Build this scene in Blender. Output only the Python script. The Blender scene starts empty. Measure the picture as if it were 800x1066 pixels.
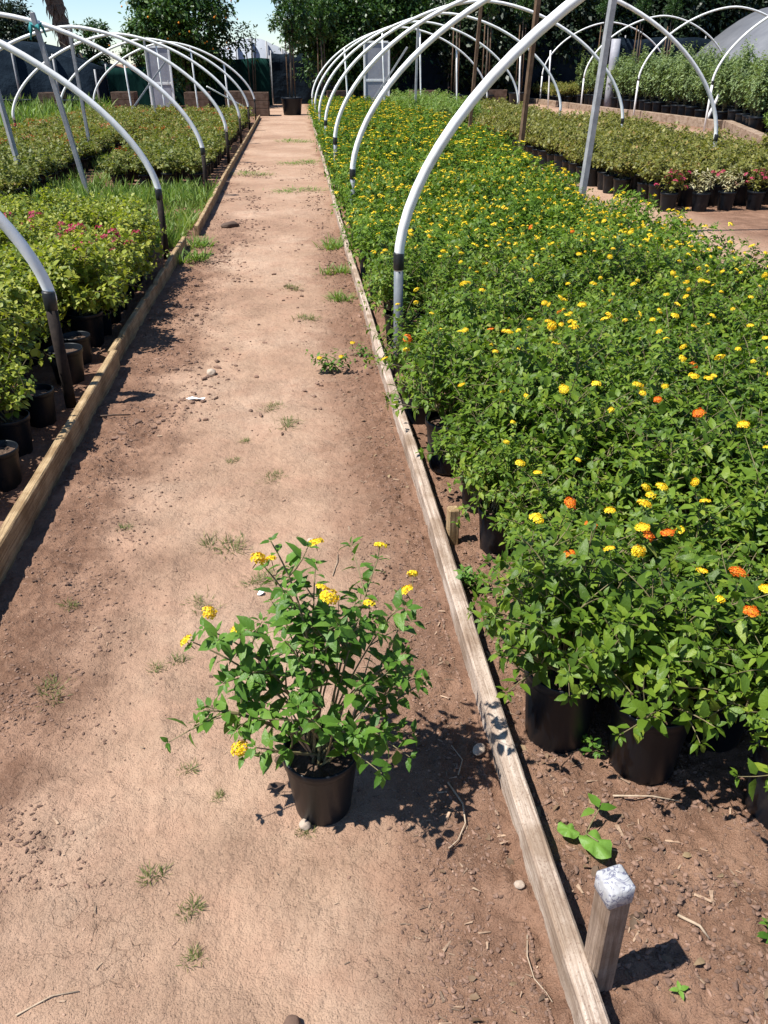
import bpy, math, random
import numpy as np
from mathutils import Vector, Matrix, Euler, noise
R = math.radians
SC = bpy.context.scene
COL = SC.collection
random.seed(7)
rng = np.random.default_rng(11)

# ------------------------------------------------------------------ materials
def new_mat(name):
    m = bpy.data.materials.new(name); m.use_nodes = True
    nt = m.node_tree; nt.nodes.clear()
    out = nt.nodes.new('ShaderNodeOutputMaterial')
    return m, nt, out
def nd(nt, t, **kw):
    n = nt.nodes.new(t)
    for k, v in kw.items():
        if k.startswith('i_'):
            n.inputs[k[2:].replace('_', ' ')].default_value = v
        else: setattr(n, k, v)
    return n
def ramp(nt, fac, stops):
    r = nt.nodes.new('ShaderNodeValToRGB')
    el = r.color_ramp.elements
    el[0].position, el[0].color = stops[0][0], (*stops[0][1], 1)
    el[1].position, el[1].color = stops[-1][0], (*stops[-1][1], 1)
    for p, c in stops[1:-1]:
        e = el.new(p); e.color = (*c, 1)
    nt.links.new(fac, r.inputs[0]); return r.outputs[0]
def mix(nt, fac, a, b, mode='MIX'):
    m = nt.nodes.new('ShaderNodeMix'); m.data_type = 'RGBA'; m.blend_type = mode
    for s, v in ((m.inputs[0], fac), (m.inputs[6], a), (m.inputs[7], b)):
        if hasattr(v, 'is_linked'): nt.links.new(v, s)
        else: s.default_value = v if not isinstance(v, tuple) else (*v, 1)[:4]
    return m.outputs[2]
def math_n(nt, op, a, b=0.0, c=0.0, clamp=False):
    m = nt.nodes.new('ShaderNodeMath'); m.operation = op; m.use_clamp = clamp
    for s, v in zip(m.inputs, (a, b, c)):
        if hasattr(v, 'is_linked'): nt.links.new(v, s)
        else: s.default_value = v
    return m.outputs[0]
def noise_n(nt, vec, scale, detail=4, rough=.55, dist=0):
    n = nt.nodes.new('ShaderNodeTexNoise')
    n.inputs['Scale'].default_value = scale; n.inputs['Detail'].default_value = detail
    n.inputs['Roughness'].default_value = rough; n.inputs['Distortion'].default_value = dist
    if vec is not None: nt.links.new(vec, n.inputs['Vector'])
    return n.outputs[0]
def bump(nt, h, strength=.5, dist=.01, normal=None):
    b = nt.nodes.new('ShaderNodeBump'); b.inputs['Strength'].default_value = strength
    b.inputs['Distance'].default_value = dist; nt.links.new(h, b.inputs['Height'])
    if normal: nt.links.new(normal, b.inputs['Normal'])
    return b.outputs[0]

def leaf_mat(name, stops, rough=.45, trans=.3, tcol=None, spec=.35):
    m, nt, out = new_mat(name)
    g = nt.nodes.new('ShaderNodeNewGeometry'); oi = nt.nodes.new('ShaderNodeObjectInfo')
    f = math_n(nt, 'ADD', math_n(nt, 'MULTIPLY', g.outputs['Random Per Island'], .8), math_n(nt, 'MULTIPLY', oi.outputs['Random'], .2))
    c = ramp(nt, f, stops)
    tc = nt.nodes.new('ShaderNodeTexCoord')
    n = noise_n(nt, tc.outputs['Object'], 40, 2)
    c = mix(nt, math_n(nt, 'MULTIPLY', n, .35), c, mix(nt, 1.0, c, (.6, .65, .5), 'MULTIPLY'))
    p = nd(nt, 'ShaderNodeBsdfPrincipled'); nt.links.new(c, p.inputs['Base Color'])
    p.inputs['Roughness'].default_value = rough; p.inputs['Specular IOR Level'].default_value = spec
    nt.links.new(bump(nt, noise_n(nt, tc.outputs['Object'], 170, 2, .6), .35, .004), p.inputs['Normal'])
    t = nt.nodes.new('ShaderNodeBsdfTranslucent')
    nt.links.new(mix(nt, 1.0, c, tcol or (1.5, 1.6, .7), 'MULTIPLY'), t.inputs['Color'])
    s = nt.nodes.new('ShaderNodeMixShader'); s.inputs[0].default_value = trans
    nt.links.new(p.outputs[0], s.inputs[1]); nt.links.new(t.outputs[0], s.inputs[2])
    nt.links.new(s.outputs[0], out.inputs[0]); return m

def rough_mat(name, stops, scale=20, rough=.6, stretch=(1, 1, 1), bstr=.3, bdist=.003, spec=.4, detail=5, rand=0.0):
    m, nt, out = new_mat(name)
    tc = nt.nodes.new('ShaderNodeTexCoord'); mp = nt.nodes.new('ShaderNodeMapping')
    mp.inputs['Scale'].default_value = stretch
    nt.links.new(tc.outputs['Object'], mp.inputs[0])
    f = noise_n(nt, mp.outputs[0], scale, detail, .65)
    c = ramp(nt, f, stops)
    if rand:
        g = nt.nodes.new('ShaderNodeNewGeometry')
        v = math_n(nt, 'ADD', math_n(nt, 'MULTIPLY', g.outputs['Random Per Island'], rand * 2), 1 - rand)
        hv = nt.nodes.new('ShaderNodeHueSaturation'); nt.links.new(v, hv.inputs['Value']); nt.links.new(c, hv.inputs['Color']); c = hv.outputs[0]
    p = nd(nt, 'ShaderNodeBsdfPrincipled'); nt.links.new(c, p.inputs['Base Color'])
    p.inputs['Roughness'].default_value = rough; p.inputs['Specular IOR Level'].default_value = spec
    if bstr: nt.links.new(bump(nt, f, bstr, bdist), p.inputs['Normal'])
    nt.links.new(p.outputs[0], out.inputs[0]); return m

def wood_mat(name, base, dark, pale):
    """weathered plank, grain along local X"""
    m, nt, out = new_mat(name)
    tc = nt.nodes.new('ShaderNodeTexCoord'); mp = nt.nodes.new('ShaderNodeMapping')
    mp.inputs['Scale'].default_value = (1.6, 45, 45); nt.links.new(tc.outputs['Object'], mp.inputs[0])
    g1 = noise_n(nt, mp.outputs[0], 2.2, 8, .7, .4)
    g2 = noise_n(nt, tc.outputs['Object'], 7, 5, .6)
    g3 = noise_n(nt, tc.outputs['Object'], 160, 3, .6)
    c = ramp(nt, g1, [(.28, dark), (.5, base), (.72, pale)])
    c = mix(nt, ramp(nt, g2, [(.42, (0, 0, 0)), (.62, (.75, .75, .75))]), c, mix(nt, 1.0, c, (.5, .43, .36), 'MULTIPLY'))
    c = mix(nt, ramp(nt, g3, [(.56, (0, 0, 0)), (.66, (.6, .6, .6))]), c, (.16, .10, .07))
    p = nd(nt, 'ShaderNodeBsdfPrincipled'); nt.links.new(c, p.inputs['Base Color'])
    p.inputs['Roughness'].default_value = .85; p.inputs['Specular IOR Level'].default_value = .2
    nt.links.new(bump(nt, g1, .8, .006, bump(nt, g3, .4, .002)), p.inputs['Normal'])
    nt.links.new(p.outputs[0], out.inputs[0]); return m

def ground_mat():
    m, nt, out = new_mat('soil')
    tc = nt.nodes.new('ShaderNodeTexCoord'); P = tc.outputs['Object']
    sx = nt.nodes.new('ShaderNodeSeparateXYZ'); nt.links.new(P, sx.inputs[0])
    X, Y = sx.outputs[0], sx.outputs[1]
    nl = noise_n(nt, P, .9, 5, .6); nm = noise_n(nt, P, 5, 6, .65); nf = noise_n(nt, P, 45, 6, .7); nvf = noise_n(nt, P, 240, 4, .7)
    wob = math_n(nt, 'MULTIPLY', math_n(nt, 'SUBTRACT', nm, .5), .55)
    wob2 = math_n(nt, 'MULTIPLY', math_n(nt, 'SUBTRACT', nl, .5), .9)
    Xw = math_n(nt, 'ADD', X, math_n(nt, 'ADD', wob, wob2))
    # trodden pale earth down the middle of the lane, dark loam at its edges and in the beds
    def band(x0, x1, s):
        a = nt.nodes.new('ShaderNodeMapRange'); a.interpolation_type = 'SMOOTHSTEP'
        nt.links.new(Xw, a.inputs[0]); a.inputs[1].default_value = x0 - s; a.inputs[2].default_value = x0 + s
        b = nt.nodes.new('ShaderNodeMapRange'); b.interpolation_type = 'SMOOTHSTEP'
        nt.links.new(Xw, b.inputs[0]); b.inputs[1].default_value = x1 - s; b.inputs[2].default_value = x1 + s
        return math_n(nt, 'SUBTRACT', a.outputs[0], b.outputs[0], clamp=True)
    lane = band(-.74, .13, .2)
    lane2 = band(3.4, 4.6, .3); lane3 = band(6.2, 10.8, .5)
    fa = nt.nodes.new('ShaderNodeMapRange'); nt.links.new(Y, fa.inputs[0]); fa.inputs[1].default_value = 7; fa.inputs[2].default_value = 12
    l2 = math_n(nt, 'MULTIPLY', math_n(nt, 'MAXIMUM', lane2, lane3), 1.0)
    far_lane = math_n(nt, 'MULTIPLY', band(-1.12, .42, .12), fa.outputs[0])
    msk = math_n(nt, 'MAXIMUM', math_n(nt, 'MAXIMUM', lane, l2), math_n(nt, 'MULTIPLY', far_lane, .95))
    pale = ramp(nt, nl, [(.32, (.28, .178, .121)), (.46, (.35, .230, .158)), (.62, (.415, .288, .206))])
    pink = mix(nt, ramp(nt, nm, [(.45, (0, 0, 0)), (.7, (.6, .6, .6))]), pale, (.355, .212, .145))
    pink = mix(nt, ramp(nt, nf, [(.47, (0, 0, 0)), (.75, (.42, .42, .42))]), pink, (.25, .155, .108))
    dark = ramp(nt, nm, [(.3, (.14, .078, .051)), (.5, (.21, .119, .078)), (.7, (.305, .182, .122))])
    dark = mix(nt, ramp(nt, nf, [(.5, (0, 0, 0)), (.72, (.7, .7, .7))]), dark, (.29, .18, .125))
    c = mix(nt, math_n(nt, 'MULTIPLY', msk, 1.0), dark, pink)
    c = mix(nt, ramp(nt, nvf, [(.60, (0, 0, 0)), (.72, (.4, .4, .4))]), c, (.13, .08, .055))
    n15 = noise_n(nt, P, 13, 5, .7)
    c = mix(nt, ramp(nt, n15, [(.50, (0, 0, 0)), (.68, (.38, .38, .38))]), c, mix(nt, 1.0, c, (.6, .55, .52), 'MULTIPLY'))  # mottled darker at random; crevice shade between clods put into the colour
    # fine drying cracks
    v = nt.nodes.new('ShaderNodeTexVoronoi'); v.feature = 'DISTANCE_TO_EDGE'; v.inputs['Scale'].default_value = 4.5
    wv = nt.nodes.new('ShaderNodeVectorMath'); wv.operation = 'ADD'
    nn = nt.nodes.new('ShaderNodeTexNoise'); nn.inputs['Scale'].default_value = 9; nt.links.new(P, nn.inputs['Vector'])
    sc_ = nt.nodes.new('ShaderNodeVectorMath'); sc_.operation = 'SCALE'; sc_.inputs['Scale'].default_value = .35
    nt.links.new(nn.outputs['Color'], sc_.inputs[0]); nt.links.new(P, wv.inputs[0]); nt.links.new(sc_.outputs[0], wv.inputs[1])
    nt.links.new(wv.outputs[0], v.inputs['Vector'])
    crk = ramp(nt, v.outputs[0], [(.0, (1, 1, 1)), (.016, (0, 0, 0))])
    crk = mix(nt, 1.0, crk, ramp(nt, noise_n(nt, P, 2.3, 3), [(.52, (0, 0, 0)), (.60, (1, 1, 1))]), 'MULTIPLY')
    c = mix(nt, math_n(nt, 'MULTIPLY', crk, .45), c, (.15, .085, .055))
    p = nd(nt, 'ShaderNodeBsdfPrincipled'); nt.links.new(c, p.inputs['Base Color'])
    p.inputs['Roughness'].default_value = .95; p.inputs['Specular IOR Level'].default_value = .12
    loose = ramp(nt, noise_n(nt, P, 3.1, 4, .6), [(.40, (.12, .12, .12)), (.62, (1, 1, 1))]); b1 = bump(nt, nvf, .6, .004); b2 = bump(nt, math_n(nt, 'MULTIPLY', nf, math_n(nt, 'MAXIMUM', loose, math_n(nt, 'SUBTRACT', 1.0, msk))), .8, .02, b1); b2 = bump(nt, noise_n(nt, P, 15, 5, .7), .6, .03, b2); b3 = bump(nt, math_n(nt, 'SUBTRACT', 1.0, crk), .5, .004, b2)
    nt.links.new(b3, p.inputs['Normal']); nt.links.new(p.outputs[0], out.inputs[0]); return m

def plain(name, col, rough=.6, spec=.4):
    m, nt, out = new_mat(name)
    p = nd(nt, 'ShaderNodeBsdfPrincipled'); p.inputs['Base Color'].default_value = (*col, 1)
    p.inputs['Roughness'].default_value = rough; p.inputs['Specular IOR Level'].default_value = spec
    nt.links.new(p.outputs[0], out.inputs[0]); return m

M = {}
M['soil'] = ground_mat()
M['lant'] = leaf_mat('lantana_leaf', [(0, (.046, .090, .011)), (.4, (.086, .152, .015)), (.75, (.14, .215, .022)), (.92, (.22, .275, .035)), (1, (.31, .27, .10))], .45, .28, None, .25)
M['lant_far'] = leaf_mat('lantana_leaf_far', [(0, (.045, .095, .012)), (.4, (.085, .158, .016)), (.75, (.14, .22, .024)), (.92, (.22, .28, .038)), (1, (.28, .28, .08))], .5, .3, None, .2)  # leaf green of the far and some middle lantana plants
M['lant_fg'] = leaf_mat('lantana_leaf_near', [(0, (.05, .12, .016)), (.45, (.085, .18, .024)), (.85, (.13, .235, .035)), (1, (.20, .27, .05))], .45, .28, None, .25)
M['boug'] = leaf_mat('bougainvillea_leaf', [(0, (.075, .125, .014)), (.35, (.165, .21, .022)), (.75, (.31, .33, .036)), (1, (.42, .41, .07))], .5, .3)
M['boug_far'] = leaf_mat('bougainvillea_olive_leaf', [(0, (.07, .10, .018)), (.45, (.14, .165, .03)), (.85, (.21, .21, .04)), (1, (.26, .15, .05))], .5, .28)
M['rose'] = leaf_mat('olive_shrub_leaf', [(0, (.085, .10, .022)), (.45, (.165, .17, .036)), (.82, (.25, .235, .055)), (1, (.32, .17, .07))], .5, .28)
M['varieg'] = leaf_mat('variegated_leaf', [(0, (.45, .42, .24)), (.5, (.6, .55, .36)), (.8, (.35, .36, .14)), (1, (.6, .3, .25))], .5, .3, (1.1, 1.05, .9))
M['tall'] = leaf_mat('grey_green_leaf', [(0, (.08, .125, .045)), (.5, (.165, .225, .085)), (1, (.28, .34, .15))], .5, .25)
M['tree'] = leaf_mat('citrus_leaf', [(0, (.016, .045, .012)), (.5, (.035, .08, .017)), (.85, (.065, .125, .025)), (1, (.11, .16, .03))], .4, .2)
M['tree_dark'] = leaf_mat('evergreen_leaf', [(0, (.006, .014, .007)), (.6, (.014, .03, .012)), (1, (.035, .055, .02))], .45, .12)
M['grass'] = leaf_mat('grass_blade', [(0, (.09, .17, .025)), (.5, (.15, .24, .045)), (1, (.24, .27, .08))], .55, .3)
M['weed'] = leaf_mat('weed_leaf', [(0, (.06, .085, .02)), (.5, (.12, .15, .035)), (.85, (.19, .18, .06)), (1, (.28, .2, .11))], .6, .2)
M['bright'] = leaf_mat('seedling_leaf', [(0, (.13, .27, .04)), (1, (.19, .34, .06))], .5, .35)
M['yellow'] = leaf_mat('yellow_floret', [(0, (.75, .33, .006)), (.22, (.80, .50, .008)), (.6, (.86, .64, .015)), (1, (.88, .74, .07))], .6, .2, (1, .9, .4))
M['orange'] = leaf_mat('orange_floret', [(0, (.72, .10, .012)), (.6, (.82, .22, .012)), (1, (.88, .45, .02))], .6, .2, (1, .7, .4))
M['pink'] = leaf_mat('magenta_bract', [(0, (.32, .02, .06)), (.6, (.44, .04, .11)), (1, (.52, .10, .14))], .6, .3, (1.2, .8, .9))
M['red'] = leaf_mat('red_bract', [(0, (.38, .02, .02)), (.6, (.5, .05, .03)), (1, (.55, .10, .06))], .6, .3, (1.2, .8, .8))
M['fruit'] = plain('orange_fruit', (.75, .27, .02), .5)
M['stem'] = rough_mat('green_brown_stem', [(.3, (.10, .085, .035)), (.7, (.24, .20, .10))], 60, .7)
M['litter_leaf'] = leaf_mat('dry_leaf', [(0, (.06, .035, .022)), (.5, (.16, .10, .06)), (.85, (.27, .19, .11)), (1, (.36, .30, .14))], .7, .1, (1, .9, .7))
M['twig'] = rough_mat('dry_twig', [(.3, (.25, .18, .12)), (.7, (.42, .33, .24))], 50, .85, rand=.25)
M['bark'] = rough_mat('tree_bark', [(.3, (.05, .038, .028)), (.7, (.15, .115, .085))], 9, .9, (3, 3, 1), .8, .03)
M['pot'] = rough_mat('black_plastic', [(.35, (.003, .005, .008)), (.62, (.006, .009, .014)), (.80, (.045, .040, .034))], 9, .42, (1, 1, .6), .15, .002, .28)
M['mix'] = rough_mat('potting_soil', [(.3, (.05, .03, .02)), (.6, (.12, .075, .05)), (.75, (.27, .19, .13))], 70, .95, bstr=1, bdist=.012)
M['pvc'] = rough_mat('white_pvc', [(.22, (.42, .40, .36)), (.38, (.68, .68, .66)), (.6, (.79, .79, .78)), (.8, (.83, .83, .83))], 4, .42, (1, 1, 1), .05, .001)
M['pvc_grey'] = rough_mat('grey_pvc', [(.3, (.10, .115, .13)), (.7, (.18, .195, .21))], 12, .5)
M['tape'] = rough_mat('black_tape', [(.3, (.008, .008, .008)), (.7, (.02, .02, .02))], 60, .45)
M['rust'] = rough_mat('rusty_black_pipe', [(.3, (.016, .013, .012)), (.65, (.035, .026, .022)), (.8, (.06, .04, .03))], 30, .85, spec=.15)
M['galv'] = rough_mat('galvanised_steel', [(.3, (.20, .20, .205)), (.7, (.33, .33, .34))], 14, .5)
M['board'] = wood_mat('weathered_board', (.40, .315, .25), (.14, .088, .062), (.58, .495, .42))
M['board_l'] = wood_mat('brown_board', (.37, .26, .14), (.13, .08, .045), (.53, .41, .26))
M['log'] = wood_mat('grey_timber', (.30, .22, .16), (.15, .10, .07), (.42, .34, .27))
M['stake'] = wood_mat('stake_wood', (.30, .22, .165), (.10, .068, .05), (.46, .37, .29))
M['post'] = wood_mat('brown_post_wood', (.12, .075, .045), (.05, .032, .022), (.19, .13, .085))
M['box'] = wood_mat('box_wood', (.13, .085, .06), (.06, .04, .03), (.20, .14, .11))
M['capw'] = None
M['stone'] = rough_mat('pale_stone', [(.3, (.30, .22, .16)), (.7, (.52, .43, .35))], 25, .9, bstr=.6)
M['clod'] = rough_mat('soil_clod', [(.3, (.115, .067, .047)), (.7, (.22, .135, .096))], 40, .95, bstr=.8, bdist=.004, rand=.35)
M['clod_pale'] = rough_mat('pale_earth_crumb', [(.3, (.25, .155, .11)), (.7, (.36, .24, .17))], 40, .95, bstr=.8, bdist=.004, rand=.3)
M['chip'] = rough_mat('wood_chip', [(.3, (.17, .105, .068)), (.7, (.33, .235, .16))], 60, .85, rand=.45)
M['litter'] = plain('white_scrap_paper', (.8, .8, .82), .6)
M['dead'] = rough_mat('dark_brown', [(.3, (.05, .03, .022)), (.7, (.12, .075, .05))], 40, .8)
M['net_green'] = rough_mat('green_shade_cloth', [(.3, (.004, .020, .017)), (.7, (.010, .042, .034))], 2.5, .9, (1, 1, .2), .5, .05, spec=.04, rand=0)
M['net_black'] = rough_mat('black_shade_cloth', [(.3, (.006, .010, .016)), (.7, (.016, .025, .036))], 1.2, .95, (1, 1, 1), .8, .15, spec=.02)
M['net_grey'] = rough_mat('grey_shade_cloth', [(.3, (.10, .105, .12)), (.7, (.15, .155, .17))], 1.2, .8, (1, 1, .3), .3, .05)
M['net_pale'] = rough_mat('pale_netting', [(.3, (.30, .33, .38)), (.7, (.40, .43, .48))], 1.5, .8)
M['panel'] = rough_mat('pale_grey_panel', [(.3, (.22, .22, .25)), (.7, (.34, .34, .37))], 3, .6)
M['teal'] = rough_mat('teal_cloth', [(.3, (.01, .14, .15)), (.7, (.03, .25, .26))], 30, .8)
M['crate'] = plain('terracotta_plastic', (.28, .10, .06), .6)
def cap_mat():
    m, nt, out = new_mat('white_paint_scribbled')
    tc = nt.nodes.new('ShaderNodeTexCoord')
    n1 = noise_n(nt, tc.outputs['Object'], 48, 2, .5, 1.6); n2 = noise_n(nt, tc.outputs['Object'], 25, 4, .6)
    line = ramp(nt, math_n(nt, 'ABSOLUTE', math_n(nt, 'SUBTRACT', n1, .5)), [(.02, (1, 1, 1)), (.05, (0, 0, 0))])
    keep = ramp(nt, n2, [(.38, (0, 0, 0)), (.48, (.85, .85, .85))])
    c = mix(nt, mix(nt, 1.0, line, keep, 'MULTIPLY'), ramp(nt, n2, [(.3, (.26, .25, .25)), (.5, (.38, .38, .385)), (.7, (.47, .47, .48))]), (.09, .09, .15))
    p = nd(nt, 'ShaderNodeBsdfPrincipled'); nt.links.new(c, p.inputs['Base Color']); p.inputs['Roughness'].default_value = .6
    nt.links.new(bump(nt, n2, .5, .004), p.inputs['Normal']); nt.links.new(p.outputs[0], out.inputs[0]); return m
M['capw'] = cap_mat()

# ------------------------------------------------------------------ mesh tools
class MB:
    """collects vertices and faces (3 or 4 corners) and a material index per face"""
    def __init__(s): s.v = []; s.f = []; s.m = []; s.n = 0
    def add(s, v, f, mi=0):
        v = np.asarray(v, dtype=np.float32).reshape(-1, 3)
        for fa in f:
            fa = np.asarray(fa, dtype=np.int32)
            s.f.append(fa + s.n); s.m.append(np.full(len(fa), mi, dtype=np.int32))
        s.v.append(v); s.n += len(v)
    def mesh(s, name, mats, smooth=True):
        me = bpy.data.meshes.new(name)
        V = np.concatenate(s.v)
        me.vertices.add(len(V)); me.vertices.foreach_set('co', V.ravel())
        tot = np.concatenate([np.full(len(f), f.shape[1], dtype=np.int32) for f in s.f])
        loops = np.concatenate([f.ravel() for f in s.f])
        me.loops.add(len(loops)); me.loops.foreach_set('vertex_index', loops)
        me.polygons.add(len(tot)); st = np.concatenate(([0], np.cumsum(tot)[:-1])).astype(np.int32)
        me.polygons.foreach_set('loop_start', st); me.polygons.foreach_set('loop_total', tot)
        me.polygons.foreach_set('material_index', np.concatenate(s.m))
        me.polygons.foreach_set('use_smooth', np.full(len(tot), smooth))
        me.update(calc_edges=True); me.validate()
        for m in (mats if isinstance(mats, (list, tuple)) else [mats]): me.materials.append(M[m])
        return me
    def build(s, name, mats, parent=None, smooth=True, loc=None, rot=None):
        return put(name, s.mesh(name, mats, smooth), parent, loc, rot)
def put(name, me, parent=None, loc=None, rot=None):
    o = bpy.data.objects.new(name, me); COL.objects.link(o)
    if parent: o.parent = parent
    if loc is not None: o.location = loc
    if rot is not None: o.rotation_euler = rot
    return o
def tag(o, label=None, cat=None, group=None, kind=None):
    for k, v in (('label', label), ('category', cat), ('group', group), ('kind', kind)):
        if v: o[k] = v
    return o
def empty(name, loc=(0, 0, 0), rz=0.0):
    o = bpy.data.objects.new(name, None); COL.objects.link(o); o.empty_display_size = .05
    o.location = loc; o.rotation_euler = (0, 0, rz); return o
def dup(root, loc, rz=0.0, s=1.0, label=None, group=None):
    r = root.copy(); COL.objects.link(r); r.location = loc; r.rotation_euler = (0, 0, rz); r.scale = (s, s, s)
    if label: r['label'] = label
    if group: r['group'] = group
    for ch in list(root.children):
        c = ch.copy(); COL.objects.link(c); c.parent = r
        for g in list(ch.children):
            d = g.copy(); COL.objects.link(d); d.parent = c
    return r

def tube_into(mb, pts, rad, n=8, mi=0, caps=True):
    pts = [Vector(p) for p in pts]; k = len(pts)
    if not hasattr(rad, '__len__'): rad = [rad] * k
    V = []; ref = None
    for i, p in enumerate(pts):
        t = (pts[min(i + 1, k - 1)] - pts[max(i - 1, 0)]).normalized()
        if ref is None: ref = t.orthogonal().normalized()
        ref = (ref - t * ref.dot(t)).normalized(); b = t.cross(ref)
        for j in range(n):
            a = 2 * math.pi * j / n; V.append(p + (ref * math.cos(a) + b * math.sin(a)) * rad[i])
    q = [(i * n + j, i * n + (j + 1) % n, (i + 1) * n + (j + 1) % n, (i + 1) * n + j) for i in range(k - 1) for j in range(n)]
    fs = [q]
    if caps:
        V += [pts[0], pts[-1]]; c0, c1 = k * n, k * n + 1
        fs.append([(c0, (j + 1) % n, j) for j in range(n)] + [(c1, (k - 1) * n + j, (k - 1) * n + (j + 1) % n) for j in range(n)])
    mb.add([tuple(v) for v in V], fs, mi)
def lathe_into(mb, prof, n=28, mi=0):
    V = []
    for r, z in prof:
        for j in range(n):
            a = 2 * math.pi * j / n; V.append((r * math.cos(a), r * math.sin(a), z))
    k = len(prof)
    mb.add(V, [[(i * n + j, i * n + (j + 1) % n, (i + 1) * n + (j + 1) % n, (i + 1) * n + j) for i in range(k - 1) for j in range(n)]], mi)
def box_into(mb, c, s, mi=0, bev=.0, rot=None):
    """box with chamfered edges (as a rounded set of rings along z)"""
    x, y, z = (q / 2 for q in s); b = min(bev, x * .9, y * .9, z * .9)
    if b <= 0:
        V = [(i * x, j * y, k * z) for k in (-1, 1) for j in (-1, 1) for i in (-1, 1)]
        F = [[(0, 2, 3, 1), (4, 5, 7, 6), (0, 1, 5, 4), (2, 6, 7, 3), (0, 4, 6, 2), (1, 3, 7, 5)]]
    else:
        def ring(ix, iy, zz, cb):
            return [(-ix + cb, -iy, zz), (ix - cb, -iy, zz), (ix, -iy + cb, zz), (ix, iy - cb, zz), (ix - cb, iy, zz), (-ix + cb, iy, zz), (-ix, iy - cb, zz), (-ix, -iy + cb, zz)]
        V = ring(x - b, y - b, -z, b * .4) + ring(x, y, -z + b, b) + ring(x, y, z - b, b) + ring(x - b, y - b, z, b * .4)
        F = [[(r * 8 + j, r * 8 + (j + 1) % 8, (r + 1) * 8 + (j + 1) % 8, (r + 1) * 8 + j) for r in range(3) for j in range(8)]]
        V += [(0, 0, -z), (0, 0, z)]
        F.append([(32, (j + 1) % 8, j) for j in range(8)] + [(33, 24 + j, 24 + (j + 1) % 8) for j in range(8)])
    V = [Vector(v) for v in V]
    if rot is not None: V = [rot @ v for v in V]
    mb.add([tuple(v + Vector(c)) for v in V], F, mi)

# leaf template: 8 verts, folded along the midrib
def leaf_tmpl(w=.28, fold=.10, curl=.22):
    pr = [(0, 0), (.3, w), (.66, w * .78), (1, 0)]
    V = []
    for y, _ in pr: V.append((0, y, -curl * y * y))
    for sgn in (-1, 1):
        for y, ww in pr[1:3]: V.append((sgn * ww, y, -curl * y * y + fold * ww / w * .5))
    # idx 0..3 midrib, 4,5 left, 6,7 right
    return np.array(V, dtype=np.float32), np.array([(0, 1, 4), (2, 3, 5), (0, 6, 1), (2, 7, 3)]), np.array([(1, 2, 5, 4), (1, 6, 7, 2)])
T_LANT = leaf_tmpl(.25, .12, .32)
T_LEAFY = leaf_tmpl(.22, .08, .35)
T_ROUND = leaf_tmpl(.36, .13, .2)
T_LONG = leaf_tmpl(.16, .06, .35)
T_QUAD = (np.array([(0, 0, 0), (.3, .45, .04), (0, 1, -.15), (-.3, .45, .04)], dtype=np.float32), np.zeros((0, 3), int), np.array([(0, 1, 2, 3)]))

def leaves_into(mb, pos, dirs, ups, size, tmpl, mi=0):
    """place a leaf at every pos, its length along dirs, its face towards ups"""
    pos = np.asarray(pos, dtype=np.float32); d = np.asarray(dirs, dtype=np.float32); u = np.asarray(ups, dtype=np.float32)
    size = np.asarray(size, dtype=np.float32)
    if len(pos) == 0: return
    d = d / (np.linalg.norm(d, axis=1, keepdims=True) + 1e-9)
    x = np.cross(d, u); x /= (np.linalg.norm(x, axis=1, keepdims=True) + 1e-9)
    z = np.cross(x, d)
    V, t, q = tmpl
    W = pos[:, None, :] + size[:, None, None] * (V[None, :, 0, None] * x[:, None] + V[None, :, 1, None] * d[:, None] + V[None, :, 2, None] * z[:, None])
    n = len(V); off = (np.arange(len(pos)) * n)[:, None, None]
    fs = [(q[None] + off).reshape(-1, 4)]
    if len(t): fs.append((t[None] + off).reshape(-1, 3))
    mb.add(W.reshape(-1, 3), fs, mi)

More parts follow.
